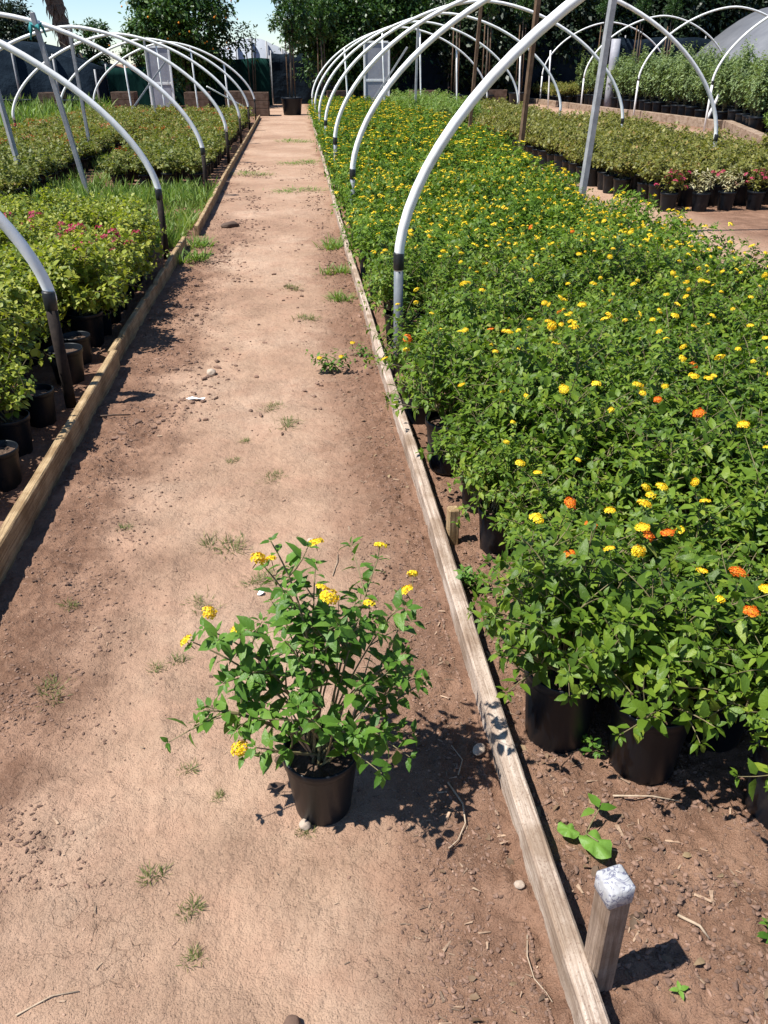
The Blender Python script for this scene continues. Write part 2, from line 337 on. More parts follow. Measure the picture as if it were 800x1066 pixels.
def bez(p0, p1, p2, n):
    return [p0 * ((1 - t) ** 2) + p1 * (2 * t * (1 - t)) + p2 * (t * t) for t in [i / (n - 1) for i in range(n)]]
def grow(rnd, targets, root_r, root_z, step, leaf, leaf_n, out, stem_r=.003, sub=.5, bare=.25):
    """stems from the soil to each target with opposite pairs of leaves and side shoots; out = dict with lists"""
    def shoot(p0, p2, depth, r):
        d = p2 - p0; L = d.length
        if L < .02: return
        mid = (p0 + p2) / 2 + Vector((rnd.gauss(0, .08), rnd.gauss(0, .08), .18 if depth == 0 else .06)) * L
        k = max(4, int(L / step) + 1)
        pts = bez(p0, mid, p2, k)
        out['stems'].append((pts, [r * (1 - .6 * i / (k - 1)) for i in range(k)]))
        ang = rnd.uniform(0, 6.28)
        for i in range(k):
            t = i / (k - 1)
            if t < (bare if depth == 0 else .1): continue
            tan = (pts[min(i + 1, k - 1)] - pts[max(i - 1, 0)]).normalized()
            a = tan.orthogonal().normalized(); b = tan.cross(a)
            ang += 1.57 + rnd.gauss(0, .3)
            last = i == k - 1
            for s in range(2 if not last else leaf_n):
                th = ang + s * (math.pi if not last else 2 * math.pi / leaf_n)
                side = a * math.cos(th) + b * math.sin(th)
                dr = (side + tan * (.35 if not last else .55) + Vector((0, 0, rnd.uniform(-.25, .35)))).normalized()
                sz = leaf * rnd.uniform(.65, 1.15) * (1 - .35 * max(0, t - .6) / .4)
                if last: sz *= rnd.uniform(.6, .95)
                up = (Vector((0, 0, 1)) + Vector((rnd.gauss(0, .35), rnd.gauss(0, .35), 0)) + tan * .3)
                out['leaves'].append((pts[i] + side * .004, dr, up, sz))
            if depth == 0 and t < .85 and rnd.random() < sub:
                th = rnd.uniform(0, 6.28); side = a * math.cos(th) + b * math.sin(th)
                e = pts[i] + (side * 1.0 + tan * .5 + Vector((0, 0, .45))).normalized() * rnd.uniform(.06, .14)
                shoot(pts[i], e, 1, r * .6); out['tips'].append((e, (e - pts[i]).normalized()))
        if depth == 0: out['tips'].append((pts[-1], (pts[-1] - pts[-2]).normalized()))
    for tg in targets:
        a = rnd.uniform(0, 6.28); q = rnd.uniform(0, root_r)
        shoot(Vector((q * math.cos(a), q * math.sin(a), root_z)), Vector(tg), 0, stem_r * rnd.uniform(.8, 1.2))
def stems_mesh(name, out, n=5):
    mb = MB()
    for pts, r in out['stems']: tube_into(mb, pts, r, n, caps=False)
    return mb.mesh(name, 'stem')
def leaves_mesh(name, out, tmpl, mat):
    mb = MB(); L = out['leaves']
    leaves_into(mb, [tuple(l[0]) for l in L], [tuple(l[1]) for l in L], [tuple(l[2]) for l in L], [l[3] for l in L], tmpl)
    return mb.mesh(name, mat)
def flower_mesh(name, mat, rad=.016, n=26, seed=0):
    """lantana head: a dome of small four-lobed florets over a short stalk"""
    rnd = random.Random(seed); mb = MB()
    P, D, U, S = [], [], [], []
    for i in range(n):
        ph = i * 2.4; ct = 1 - i / n * .95
        st = math.sqrt(max(0, 1 - ct * ct)); nrm = Vector((st * math.cos(ph), st * math.sin(ph), ct))
        c = Vector((nrm.x * rad, nrm.y * rad, nrm.z * rad * .45)) * rnd.uniform(.8, 1.12)
        a = nrm.orthogonal().normalized(); b = nrm.cross(a)
        for k in range(4):
            th = k * 1.571 + rnd.uniform(-.3, .3)
            d = a * math.cos(th) + b * math.sin(th) + nrm * .25
            P.append(tuple(c)); D.append(tuple(d)); U.append(tuple(nrm)); S.append(rad * rnd.uniform(.36, .5))
    leaves_into(mb, P, D, U, S, (np.array([(0, 0, 0), (.4, .5, .05), (0, 1, 0), (-.4, .5, .05)], dtype=np.float32), np.zeros((0, 3), int), np.array([(0, 1, 2, 3)])))
    tube_into(mb, [(0, 0, -.03), (0, 0, 0), (0, 0, rad * .45)], [.0012, .0015, .004], 5, 1)
    return mb.mesh(name, [mat, 'stem'])
def small_flowers_mesh(name, tips, mat, rad, n=9, seed=0):
    rnd = random.Random(seed); P, D, U, S = [], [], [], []
    for p, d in tips:
        for i in range(n):
            nrm = Vector((rnd.gauss(0, .6), rnd.gauss(0, .6), 1)).normalized(); c = p + Vector((nrm.x, nrm.y, nrm.z * .7)) * rad
            a = nrm.orthogonal().normalized()
            for k in (0, 1):
                dd = (a if k == 0 else -a) + nrm * .2
                P.append(tuple(c)); D.append(tuple(dd)); U.append(tuple(nrm)); S.append(rad * .9)
    mb = MB(); leaves_into(mb, P, D, U, S, T_QUAD); return mb.mesh(name, mat)
def pot_mesh(r, rb, h):
    mb = MB()
    lathe_into(mb, [(0, 0.0), (rb * .97, 0), (rb, .006), (r * .97, h * .86), (r * .975, h * .865), (r * 1.02, h * .875), (r * 1.03, h * .985), (r * 1.015, h), (r * .97, h), (r * .95, h * .985), (r * .94, h * .82), (rb * .9, h * .55)], 32)
    return mb.mesh('nursery_pot', 'pot')
def low_pot_into(mb, r, rb, h, mi):
    lathe_into(mb, [(rb, 0), (rb * .4 + r * .6, h * .6), (r * .98, h * .88), (r * 1.03, h * .885), (r * 1.03, h * .98), (r * 1.0, h), (r * .95, h * .99), (r * .92, h * .85), (r * .5, h * .84), (.001, h * .84)], 14, mi)
def soil_mesh(r, z, seed=0):
    mb = MB(); rings = 6; n = 24; V = [(0, 0, z + .008)]
    for i in range(1, rings + 1):
        for j in range(n):
            a = 2 * math.pi * j / n; q = r * i / rings
            V.append((q * math.cos(a), q * math.sin(a), z + .012 * noise.noise((q * 40 * math.cos(a) + seed, q * 40 * math.sin(a), 0))))
    q = [(1 + i * n + j, 1 + i * n + (j + 1) % n, 1 + (i + 1) * n + (j + 1) % n, 1 + (i + 1) * n + j) for i in range(rings - 1) for j in range(n)]
    q = [(a, d, c, b) for a, b, c, d in q]
    t = [(0, 1 + j, 1 + (j + 1) % n) for j in range(n)]
    mb.add(V, [q, t]); return mb.mesh('potting_soil', 'mix')

# ------------------------------------------------------------------ ground
def fbm(x, y, o=4):
    return noise.fractal((x, y, 3.1), 1.0, 2.0, o)
def bedness(x):   # 0 on the trodden lane, 1 on loose soil
    a = min(1, max(0, (x - .05) / .3)); b = min(1, max(0, (-.62 - x) / .35)); return max(a, b)
def gz(x, y):
    if y > 14 or abs(x) > 5: return 0.0
    k = bedness(x + .12 * noise.noise((x * 2, y * 1.3, 9)))
    fade = min(1, max(0, (14 - y) / 5)) * min(1, (5 - abs(x)) / 1.5)
    z = .006 * noise.noise((x * 1.3, y * 1.0, 0)) + .004 * fbm(x * 5, y * 5, 3)
    if y < 10:
        wx, wy = x + .012 * noise.noise((x * 19, y * 19, 0)), y + .012 * noise.noise((x * 19, y * 19, 7))
        v1 = noise.voronoi((wx * 24, wy * 24, 0))[0][0]; v2 = noise.voronoi((wx * 62, wy * 62, 3))[0][0]
        kk = k * (.55 + .9 * max(0, noise.noise((x * 3.5, y * 2.6, 14)) + .25))
        z += kk * (.013 * fbm(x * 8, y * 8, 4) + .026 * max(0, .75 - v1) + .013 * max(0, .72 - v2))
        z += (1 - k) * (.0035 * max(0, .7 - v1) * max(0, noise.noise((x * 4, y * 3, 15)) + .2) * 2 + .0016 * (.4 - v2))
    z += .0016 * noise.noise((x * 30, y * 30, 2)) - .010 * max(0, noise.noise((x * 3.2, y * 2.4, 12)) - .32)
    z += .006 * math.exp(-((x + .47 + .10 * (y - 1.9)) / .018) ** 2) * (1 if 1.3 < y < 2.6 else 0)
    # the long scuffed ridge on the left of the lane
    xr = -.70 + .04 * (y - 1.2) * .3
    z += .012 * math.exp(-((x - xr - .05 * noise.noise((0, y * 2.2, 2))) / .035) ** 2) * max(0, noise.noise((4, y * 1.6, 8)) + .35)
    return z * fade
def axis(segs):
    out = []
    for a, b, s in segs:
        n = max(1, round((b - a) / s)); out += [a + (b - a) * i / n for i in range(n)]
    return out + [segs[-1][1]]
xs = axis([(-400, -60, 60), (-60, -8, 6), (-8, -1.6, .4), (-1.6, -1.1, .05), (-1.1, .25, .0115), (.25, 1.1, .0095), (1.1, 1.5, .02), (1.5, 4, .08), (4, 14, .5), (14, 60, 6), (60, 400, 60)])
ys = axis([(-40, 0, 5), (0, .6, .1), (.6, 2.3, .0095), (2.3, 4.4, .014), (4.4, 9.5, .03), (9.5, 14, .1), (14, 40, 1), (40, 100, 10), (100, 900, 80)])
mb = MB(); nx = len(xs)
V = [(x, y, gz(x, y)) for y in ys for x in xs]
I = np.arange(len(V)).reshape(len(ys), nx)
mb.add(V, [np.stack([I[:-1, :-1], I[:-1, 1:], I[1:, 1:], I[1:, :-1]], -1).reshape(-1, 4)])
tag(mb.build('ground', 'soil'), kind='structure')

# crumbs of soil, wood chips, dry litter: nobody could count them
def ico_pts(rnd, r):
    base = [Vector(v).normalized() for v in [(0, 0, 1), (0, 0, -1), (1, 0, 0), (-1, 0, 0), (0, 1, 0), (0, -1, 0), (1, 1, 1), (-1, 1, 1), (1, -1, 1), (-1, -1, 1), (1, 1, -1), (-1, 1, -1), (1, -1, -1), (-1, -1, -1)]]
    return [v * r * rnd.uniform(.7, 1.2) for v in base]
import bmesh
def clod_tmpl(seed):
    rnd = random.Random(seed); bm = bmesh.new()
    bmesh.ops.create_icosphere(bm, subdivisions=1, radius=1)
    for v in bm.verts: v.co *= rnd.uniform(.7, 1.25); v.co.z *= .7
    V = np.array([v.co[:] for v in bm.verts], dtype=np.float32) * np.array([rnd.uniform(.6, 1.5), rnd.uniform(.6, 1.1), rnd.uniform(.75, 1.1)], dtype=np.float32); F = np.array([[v.index for v in f.verts] for f in bm.faces]); bm.free(); return V, F
CT = [clod_tmpl(i) for i in range(8)]
def scatter_clods(name, n, fn, smin, smax, mat, seed, pw=4):
    rnd = random.Random(seed); mb = MB(); k = 0
    while k < n:
        p = fn(rnd)
        if p is None: continue
        V, F = CT[rnd.randrange(8)]
        s = smin + (smax - smin) * rnd.random() ** pw
        a = rnd.uniform(0, 6.28); c, sn = math.cos(a), math.sin(a)
        W = V * s; W = np.stack([W[:, 0] * c - W[:, 1] * sn, W[:, 0] * sn + W[:, 1] * c, W[:, 2]], 1)
        mb.add(W + np.array([p[0], p[1], gz(*p) + s * .2]), [F]); k += 1
    return tag(mb.build(name, mat, smooth=False), kind='stuff')
def r_(rnd): return 1.1 * (rnd.random() - .5)
def near_y(rnd, a, b): return a + (b - a) * rnd.random() ** 1.7
def f_right(rnd):
    x = min(.40, rnd.gauss(.30, .10)); y = near_y(rnd, .7, 9)
    return (x, y) if x > 0 and noise.noise((x * 7, y * 5, 1)) + r_(rnd) > -.1 else None
def f_left(rnd):
    x = rnd.gauss(-.88, .16); y = near_y(rnd, 1.2, 10)
    return (x, y) if -1.1 < x < -.3 and noise.noise((x * 6, y * 3.6, 2)) + r_(rnd) > .0 else None
def f_bed(rnd):
    x = rnd.uniform(.47, 1.5); y = near_y(rnd, .6, 3.2)
    return (x, y) if noise.noise((x * 8, y * 8, 3)) + r_(rnd) > .02 else None
def f_lane(rnd):
    x = rnd.uniform(-1.0, .35); y = near_y(rnd, .6, 10); return (x, y) if noise.noise((x * 3, y * 2, 4)) > .0 else None
(scatter_clods('soil_crumbs', 15000, f_right, .0011, .0065, 'clod', 1))
scatter_clods('soil_crumbs', 13000, f_left, .0012, .0075, 'clod', 2)
scatter_clods('soil_crumbs', 3200, lambda r: (lambda x, y: (x, y) if -1.1 < x < .4 and noise.noise((x * 3, y * 1.6, 21)) > .05 else None)(r.choice([-.85, -.7, .25]) + r.gauss(0, .2), r.uniform(3.5, 16)), .003, .02, 'clod', 9)
scatter_clods('soil_crumbs', 20000, f_bed, .0013, .009, 'clod', 3)
scatter_clods('soil_crumbs', 9000, f_lane, .0008, .004, 'clod_pale', 4, 6)
def scatter_chips(name, n, fn, lmin, lmax, mat, seed):
    rnd = random.Random(seed); mb = MB(); k = 0
    while k < n:
        p = fn(rnd)
        if p is None: continue
        L = lmin + (lmax - lmin) * rnd.random() ** 5; w = L * rnd.uniform(.05, .2); a = rnd.uniform(0, 3.14)
        rot = Matrix.Rotation(a, 3, 'Z') @ Matrix.Rotation(rnd.gauss(0, .18), 3, 'Y') @ Matrix.Rotation(rnd.gauss(0, .3), 3, 'X')
        box_into(mb, (p[0], p[1], gz(*p) + .003), (L, w, min(.003, w * .35)), rot=rot); mb.v[-1] += np.array([[rnd.gauss(0, L * .07), rnd.gauss(0, L * .05), 0] for _ in range(8)], dtype=np.float32); k += 1
    return tag(mb.build(name, mat, smooth=False), kind='stuff')
scatter_chips('wood_chip_litter', 1500, lambda r: f_bed(r), .005, .036, 'chip', 5)
scatter_chips('wood_chip_litter', 1300, lambda r: f_right(r), .004, .028, 'chip', 6)
scatter_chips('wood_chip_litter', 520, lambda r: f_lane(r), .004, .025, 'chip', 7)

rl = random.Random(44); mb = MB(); P, D, U, S = [], [], [], []
while len(P) < 420:
    q = f_bed(rl) if rl.random() < .75 else f_right(rl)
    if q is None: continue
    a = rl.uniform(0, 6.28); P.append((q[0], q[1], gz(*q) + .006)); D.append((math.cos(a), math.sin(a), rl.gauss(0, .25))); U.append((rl.gauss(0, .4), rl.gauss(0, .4), 1)); S.append(rl.uniform(.012, .034))
leaves_into(mb, P, D, U, S, leaf_tmpl(.25, .2, .5)); tag(mb.build('leaf_litter', 'litter_leaf'), kind='stuff')

# ------------------------------------------------------------------ edging boards
def plank(name, a, b, w, h, mat, label, seed, group=None, sink=.02, notch=0.0, cat='board'):
    """a worn plank on edge from a to b; local X runs along it"""
    a, b = Vector((*a, 0)), Vector((*b, 0)); L = (b - a).length; rz = math.atan2(b.y - a.y, b.x - a.x)
    k = max(6, int(L / .06)); mb = MB(); V = []; bv = min(.006, w * .2)
    prof = [(-w / 2, -sink), (-w / 2, h * .5), (-w / 2, h - bv), (-w / 2 + bv, h), (0, h), (w / 2 - bv, h), (w / 2, h - bv), (w / 2, h * .5), (w / 2, -sink)]
    n = len(prof)
    for i in range(k + 1):
        x = L * i / k; wob = .010 * noise.noise((x * .6, seed, 0)) * min(1, L / 3)
        for j, (py, pz) in enumerate(prof):
            e = .0016 * noise.noise((x * 14, j * 3.1, seed)); dz = 0
            if 2 <= j <= 6:
                dz = .004 * noise.noise((x * 2.2, seed, 4)) - notch * max(0, noise.noise((x * 5, seed, 7)) - .25)
                dz -= .004 * max(0, noise.noise((x * 17, j * .8, seed + 3)) - .3) * (1 if j in (2, 3, 5, 6) else .3)
            V.append((x, py + wob + e, pz + dz))
    q = [(i * n + j, (i + 1) * n + j, (i + 1) * n + j + 1, i * n + j + 1) for i in range(k) for j in range(n - 1)]
    V2 = V + [V[j] for j in range(n)] + [V[k * n + j] for j in range(n)]
    t = []; o1 = len(V); o2 = o1 + n
    mb.add(V2, [q, [(o1, o1 + j, o1 + j + 1) for j in range(1, n - 1)] + [(o2, o2 + j + 1, o2 + j) for j in range(1, n - 1)]])
    me = mb.mesh(name, mat, smooth=False)
    o = put(name, me, None, (a.x, a.y, 0), (0, 0, rz)); return tag(o, label, cat, group)
plank('edging_board', (.466, .68), (.437, 4.95), .046, .085, 'board', 'long pale weathered timber board edging the near lantana bed', 1)
plank('edging_board', (.437, 4.955), (.425, 9.6), .042, .08, 'board', 'weathered timber board next along the lantana bed, at the nearest right hoop', 2)
plank('edging_board', (.43, 9.62), (.45, 15.4), .042, .08, 'board', 'weathered timber board in the middle stretch of the lantana bed edge', 3)
plank('edging_board', (.455, 15.42), (.47, 22.0), .042, .08, 'board', 'weathered timber board of the lantana bed edge short of its far end', 4)
plank('edging_board', (.47, 22.02), (.48, 29.6), .042, .08, 'board', 'weathered timber board at the far end of the lantana bed edge', 5)
plank('edging_board', (-1.125, 1.6), (-1.135, 4.7), .042, .125, 'board_l', 'thick brown timber board edging the near left bed beside empty pots', 6, notch=.01)
plank('edging_board', (-1.16, 4.72), (-1.155, 8.3), .04, .115, 'board_l', 'notched brown timber board along the bushy part of the left bed', 7, notch=.05)
plank('edging_board', (-1.10, 8.9), (-1.14, 13.4), .042, .11, 'board_l', 'brown timber board beside the green grass gap of the left bed', 8, notch=.012)
plank('edging_board', (-1.15, 13.45), (-1.17, 20.5), .042, .10, 'board_l', 'brown timber board along the olive shrubs of the left bed', 9)
plank('edging_board', (-1.17, 20.55), (-1.2, 29.5), .042, .10, 'board_l', 'brown timber board at the far end of the left bed edge', 10)
plank('timber_sleeper', (9.0, 15.0), (11.6, 23.0), .22, .24, 'log', 'heavy grey timber sleeper edging the grassy pots at the right frame edge', 11, cat='timber')
plank('timber_sleeper', (11.5, 23.2), (11.2, 29.0), .20, .22, 'log', 'heavy grey timber sleeper edging the tall grey green shrubs', 12, cat='timber')
plank('timber_sleeper', (11.2, 29.2), (10.5, 42.0), .18, .20, 'log', 'long pale timber sleeper behind the last olive shrubs at the far right', 13, cat='timber')
# ends of bricks / blocks lying on the sleepers are left to the timber's wear

# ------------------------------------------------------------------ stakes
def stake(loc, h, w, lean, label, capped):
    t = empty('wooden_stake' if capped else 'wooden_peg', loc); tag(t, label, 'stake')
    rot = Matrix.Rotation(lean[0], 3, 'X') @ Matrix.Rotation(lean[1], 3, 'Y') @ Matrix.Rotation(R(12 if capped else 4), 3, 'Z')
    me = MB(); box_into(me, (0, 0, 0), (h + .08, w, w), 0, .005)
    o = me.build('shaft', 'stake' if capped else 'board_l', t, False)
    o.matrix_local = (rot @ Matrix.Rotation(R(-90), 3, 'Y')).to_4x4()
    o.location = rot @ Vector((0, 0, h / 2 - .04))
    if capped:
        me = MB(); k = 7; V = []
        box_into(me, (0, 0, 0), (w + .0025, w + .0025, .046), 0, .004)
        for v in me.v[0]: v += np.array([.0007 * noise.noise(Vector(v) * 60), .0007 * noise.noise(Vector(v) * 70 + Vector((3, 0, 0))), .0012 * noise.noise(Vector(v) * 50)], dtype=np.float32)
        c = me.build('painted_cap', 'capw', t, True); c.matrix_local = rot.to_4x4(); c.location = rot @ Vector((0, 0, h - .0215))
    return t
stake((.512, .885, 0), .335, .05, (R(2), R(-2.0)), 'short weathered wooden stake with white painted scribbled top', True)
stake((.512, 2.56, 0), .155, .042, (R(-1), R(0)), 'short bare brown wooden peg behind the board under lantana leaves', False)

# ------------------------------------------------------------------ hoops
def hoop(name, x0, x1, y, spring, apex, label, left_mat, right_mat, r=.027, nexp=1.7, group=None, lean=0.0, jig=0):
    t = empty(name, (x0, y, 0)); tag(t, label, 'hoop', group)
    W = x1 - x0; hw = W / 2; mb = MB(); pts = []
    rnd = random.Random(jig)
    N = 48
    for i in range(N + 1):
        th = math.pi * i / N
        cx = -math.cos(th); u = abs(cx)
        sx = math.copysign(u ** (2 / 2.0), cx)
        z = spring + (apex - spring) * max(0, 1 - abs(sx) ** nexp) ** (1 / nexp)
        pts.append((hw + sx * hw, lean * (z - spring) + .03 * math.sin(th * 2 + jig), z))
    pts = [(pts[0][0], 0, spring - .06)] + pts + [(pts[-1][0], 0, spring - .06)]
    tube_into(mb, pts, r, 12)
    mb.build('pipe_arch', 'pvc', t)
    for side, xx, mt in ((-1, 0, left_mat), (1, W, right_mat)):
        b = MB(); lx = .03 * side if mt != 'rust' else .05 * side
        tube_into(b, [(xx - lx * 0, 0, -.1), (xx, 0, spring * .5), (xx, 0, spring - .02)], r * .98 if mt != 'rust' else r * 1.0, 12)
        b.build('ground_stub', mt, t)
        c = MB(); tube_into(c, [(xx, 0, spring - .055), (xx, 0, spring - .05), (xx, 0, spring + .03), (xx + .001, 0, spring + .036)], [r * 1.02, r * 1.13, r * 1.11, r * 1.02], 12)
        c.build('tape_band', 'tape', t)
    return t
ordw = ['nearest', 'second', 'third', 'fourth', 'fifth', 'sixth', 'last']
RY = [4.46, 8.4, 12.2, 16, 20, 24, 28]
for i, y in enumerate(RY):
    hoop('tunnel_hoop', .52, 6.03, y, .66, 2.52, f'{ordw[i]} white pipe hoop over the lantana bed, on grey stubs', 'pvc_grey', 'pvc_grey', nexp=1.72, group='hoops over the lantana bed', jig=i)
LY = [4.11, 7.8, 11.8, 16, 20, 24, 28]
for i, y in enumerate(LY):
    hoop('tunnel_hoop', -6.1, -1.26, y, .58, 2.12, f'{ordw[i]} white pipe hoop over the left bed, on dark rusty stubs', 'rust', 'rust', r=.028, nexp=1.62, group='hoops over the left bed', jig=i + 20)
for i, (y, x0) in enumerate([(22.5, 10.75), (28, 10.9), (33.5, 10.9), (39, 10.8)]):
    hoop('tunnel_hoop', x0, x0 + 5.6, y, 1.15, 3.1, f'{["nearest", "second", "third", "last"][i]} white pipe hoop among the tall shrubs at far right', 'pvc', 'pvc_grey', r=.03, nexp=1.72, group='hoops over the tall shrubs', jig=i + 40)

def post(name, p0, p1, w, mat, label, cat='post', group=None, roundp=False):
    p0, p1 = Vector(p0), Vector(p1); d = p1 - p0; L = d.length; mb = MB()
    if roundp: tube_into(mb, [(0, 0, 0), (L * .33, .004, 0), (L * .66, -.004, 0), (L, 0, 0)], w / 2, 10)
    else: box_into(mb, (L / 2, 0, 0), (L, w, w * .8), 0, .004)
    o = mb.build(name, mat, None, roundp); o.location = p0
    o.rotation_mode = 'QUATERNION'; o.rotation_quaternion = d.to_track_quat('X', 'Z'); return tag(o, label, cat, group)
post('support_post', (2.80, 8.35, -.1), (2.93, 8.36, 2.46), .07, 'galv', 'thick grey steel post carrying the second hoop amid lantana')
post('support_post', (3.10, 12.1, -.1), (3.22, 12.12, 2.46), .075, 'post', 'dark brown wooden post under the third hoop of the lantana bed')
post('support_post', (3.12, 16.0, -.1), (3.25, 16.0, 2.46), .07, 'post', 'thin dark wooden post under the fourth hoop of the lantana bed')
post('support_post', (3.2, 24.0, -.1), (3.25, 24.0, 2.46), .07, 'galv', 'grey steel post under the sixth hoop of the lantana bed')
pt = empty('rag_post', (-2.83, 11.8, 0)); tag(pt, 'leaning grey steel post with a teal rag tied to its top', 'post')
mb = MB(); box_into(mb, (1.05, 0, 0), (2.2, .065, .055), 0, .004); o = mb.build('post_shaft', 'galv', pt, False)
o.rotation_mode = 'QUATERNION'; o.rotation_quaternion = (Vector((-.28, 0, 1.95))).to_track_quat('X', 'Z')
mb = MB(); rnd = random.Random(3)
for k in range(7):
    a = rnd.uniform(0, 6.28); p = Vector((-.285, 0, 1.97))
    tube_into(mb, [p, p + Vector((math.cos(a) * .06, math.sin(a) * .06, rnd.uniform(-.02, .06))), p + Vector((math.cos(a) * .10, math.sin(a) * .08, rnd.uniform(-.14, .02)))], [.03, .024, .008], 6)
mb.build('rag', 'teal', pt)
post('support_post', (-3.78, 12.3, -.1), (-3.98, 12.4, 1.98), .065, 'galv', 'leaning grey steel post at the left frame edge')
post('support_post', (-3.67, 16.0, -.1), (-3.7, 16.0, 2.08), .06, 'galv', 'grey steel post under the fourth hoop of the left bed')
post('support_post', (-3.67, 24.0, -.1), (-3.75, 24.0, 2.08), .06, 'galv', 'grey steel post under the sixth hoop of the left bed')
def arch_z(x, x0, x1, s, a, n): u = abs((x - (x0 + x1) / 2) / ((x1 - x0) / 2)); return s + (a - s) * max(0, 1 - u ** n) ** (1 / n)
for x, w in ((-5.05, 'first'), (-4.05, 'second'), (-3.05, 'third'), (-2.1, 'fourth')):
    post('pipe_prop', (x + .06, 28.02, -.05), (x, 28.02, arch_z(x, -6.1, -1.26, .58, 2.12, 1.62)), .05, 'pvc', f'{w} upright white pipe from the left in the end hoop of the left tunnel', 'pipe', 'upright pipes of the left end hoop', True)
for x, w in ((1.55, 'first'), (2.7, 'second'), (3.85, 'third'), (5.0, 'fourth')):
    post('pipe_prop', (x + .1, 28.02, -.05), (x, 28.02, arch_z(x, .52, 6.03, .66, 2.52, 1.72)), .05, 'pvc', f'{w} upright white pipe from the left in the end hoop of the lantana tunnel', 'pipe', 'upright pipes of the lantana end hoop', True)
post('brace', (-5.0, 27.4, .25), (-3.7, 27.6, 1.7), .06, 'galv', 'grey diagonal brace bar near the end of the left tunnel', 'brace')
post('brace', (2.1, 27.6, .2), (3.4, 27.4, 2.0), .07, 'galv', 'grey diagonal brace bar near the end of the lantana tunnel', 'brace')
post('brace', (-1.35, 27.6, .3), (-2.5, 26.2, 1.0), .04, 'pvc', 'low white diagonal pipe by the last hoop of the left tunnel', 'brace', None, True)
post('white_prop', (11.55, 24.3, -.05), (11.85, 24.1, 1.0), .10, 'pvc', 'stout leaning white pole in front of the tall shrubs', 'pole', None, True)
for x, y, l in ((8.6, 34.0, 'first'), (9.9, 34.5, 'second')):
    post('pipe_prop', (x, y, -.05), (x - .1, y, 2.0), .06, 'pvc', f'{l} white upright pipe behind the last olive shrubs', 'pipe', None, True)

# ------------------------------------------------------------------ potted plants
LP = pot_mesh(.098, .080, .215); LS = soil_mesh(.094, .19)
FP = pot_mesh(.089, .068, .19); FS = soil_mesh(.084, .166)
FL_Y = [flower_mesh('flower_head', 'yellow', .019, 26, 1), flower_mesh('flower_head', 'yellow', .016, 20, 2)]
FL_O = flower_mesh('flower_head', 'orange', .021, 26, 3)

# the plant standing alone on the lane
fg = empty('lantana_plant', (-.015, 1.375, gz(-.015, 1.375) - .002))
tag(fg, 'lone yellow flowering lantana in a black pot standing on the dirt lane', 'potted plant')
p = put('nursery_pot', FP, fg); put('potting_soil', FS, p)
rnd = random.Random(5)
tg = [(-.08, .06, .73), (-.23, .0, .56), (-.26, .02, .51), (-.25, -.03, .36), (-.15, .05, .46), (-.10, .1, .64), (.01, .12, .63), (.03, .0, .58), (.15, .14, .62), (.20, .08, .54),
      (.25, .02, .36), (.18, -.06, .29), (-.06, -.06, .56), (.10, -.08, .45), (.03, -.12, .38), (-.17, -.08, .27), (.14, -.1, .33), (-.04, -.12, .44), (-.14, -.1, .31), (.09, -.13, .33),
      (-.20, .04, .40), (0, -.02, .52), (.18, .0, .44), (.1, .2, .46), (-.1, .2, .48), (.2, .16, .4), (.24, .1, .30), (.05, .05, .5), (.11, .03, .53), (.21, -.05, .27), (-.24, .0, .34)]
out = {'stems': [], 'leaves': [], 'tips': []}
grow(rnd, tg, .035, .165, .034, .051, 6, out, .0036, .48, .45)
put('stems', stems_mesh('stems', out), fg)
put('foliage', leaves_mesh('foliage', out, T_LANT, 'lant_fg'), fg)
for k, (x, y, z, m) in enumerate([(-.215, 0, .60, 0), (-.275, .02, .515, 1), (-.11, .08, .675, 0), (-.085, .1, .66, 1), (.012, .12, .685, 0), (.035, .0, .625, 0), (.02, .02, .635, 1), (.155, .14, .655, 1), (.205, .08, .57, 0), (.225, .1, .60, 1), (-.175, -.08, .29, 0), (.125, .08, .545, 1), (-.17, .04, .52, 1)]):
    put('flower_head', FL_Y[m], fg, (x, y, z), (rnd.gauss(0, .4), rnd.gauss(0, .4), rnd.uniform(0, 6))).scale = (rnd.uniform(.7, 1.0), rnd.uniform(.7, 1.0), rnd.uniform(.6, .95))
# bare twigs in the near plant
mb = MB()
for _ in range(9):
    a = rnd.uniform(0, 6.28); q = rnd.uniform(.06, .17)
    tube_into(mb, [(.02 * math.cos(a), .02 * math.sin(a), .17), (q * .5 * math.cos(a), q * .5 * math.sin(a), .26), (q * math.cos(a + .4), q * math.sin(a + .4), rnd.uniform(.25, .42))], [.003, .0024, .0012], 5)
mb.build('dry_twigs', 'twig', fg)

# plants of the lantana bed
def lant_variant(seed, ns, leaf, spread, h, sub, step=.042):
    rnd = random.Random(seed); T = []
    for i in range(ns):
        a = i * 2.399 + rnd.uniform(-.3, .3); q = math.sqrt((i + .5) / ns) * spread
        T.append((q * math.cos(a), q * math.sin(a), .215 + h * (1 - .82 * (q / spread) ** 2.6) * rnd.uniform(.72, 1.12)))
    out = {'stems': [], 'leaves': [], 'tips': []}
    grow(rnd, T, .045, .19, step, leaf, 6, out, .003, sub, .3); return out
def tip_pick(rnd, out, n):
    c = sorted(out['tips'], key=lambda t: -t[0].z - .3 * math.hypot(t[0].x, t[0].y)); c = c[:max(n * 3, 8)]
    return rnd.sample(c, min(n, len(c)))
NEAR = []
for s in range(5):
    out = lant_variant(100 + s, 28, .050, .27, .35, .8, .036)
    NEAR.append((leaves_mesh('foliage', out, T_LANT, 'lant'), stems_mesh('stems', out, 4), out))
MID = []
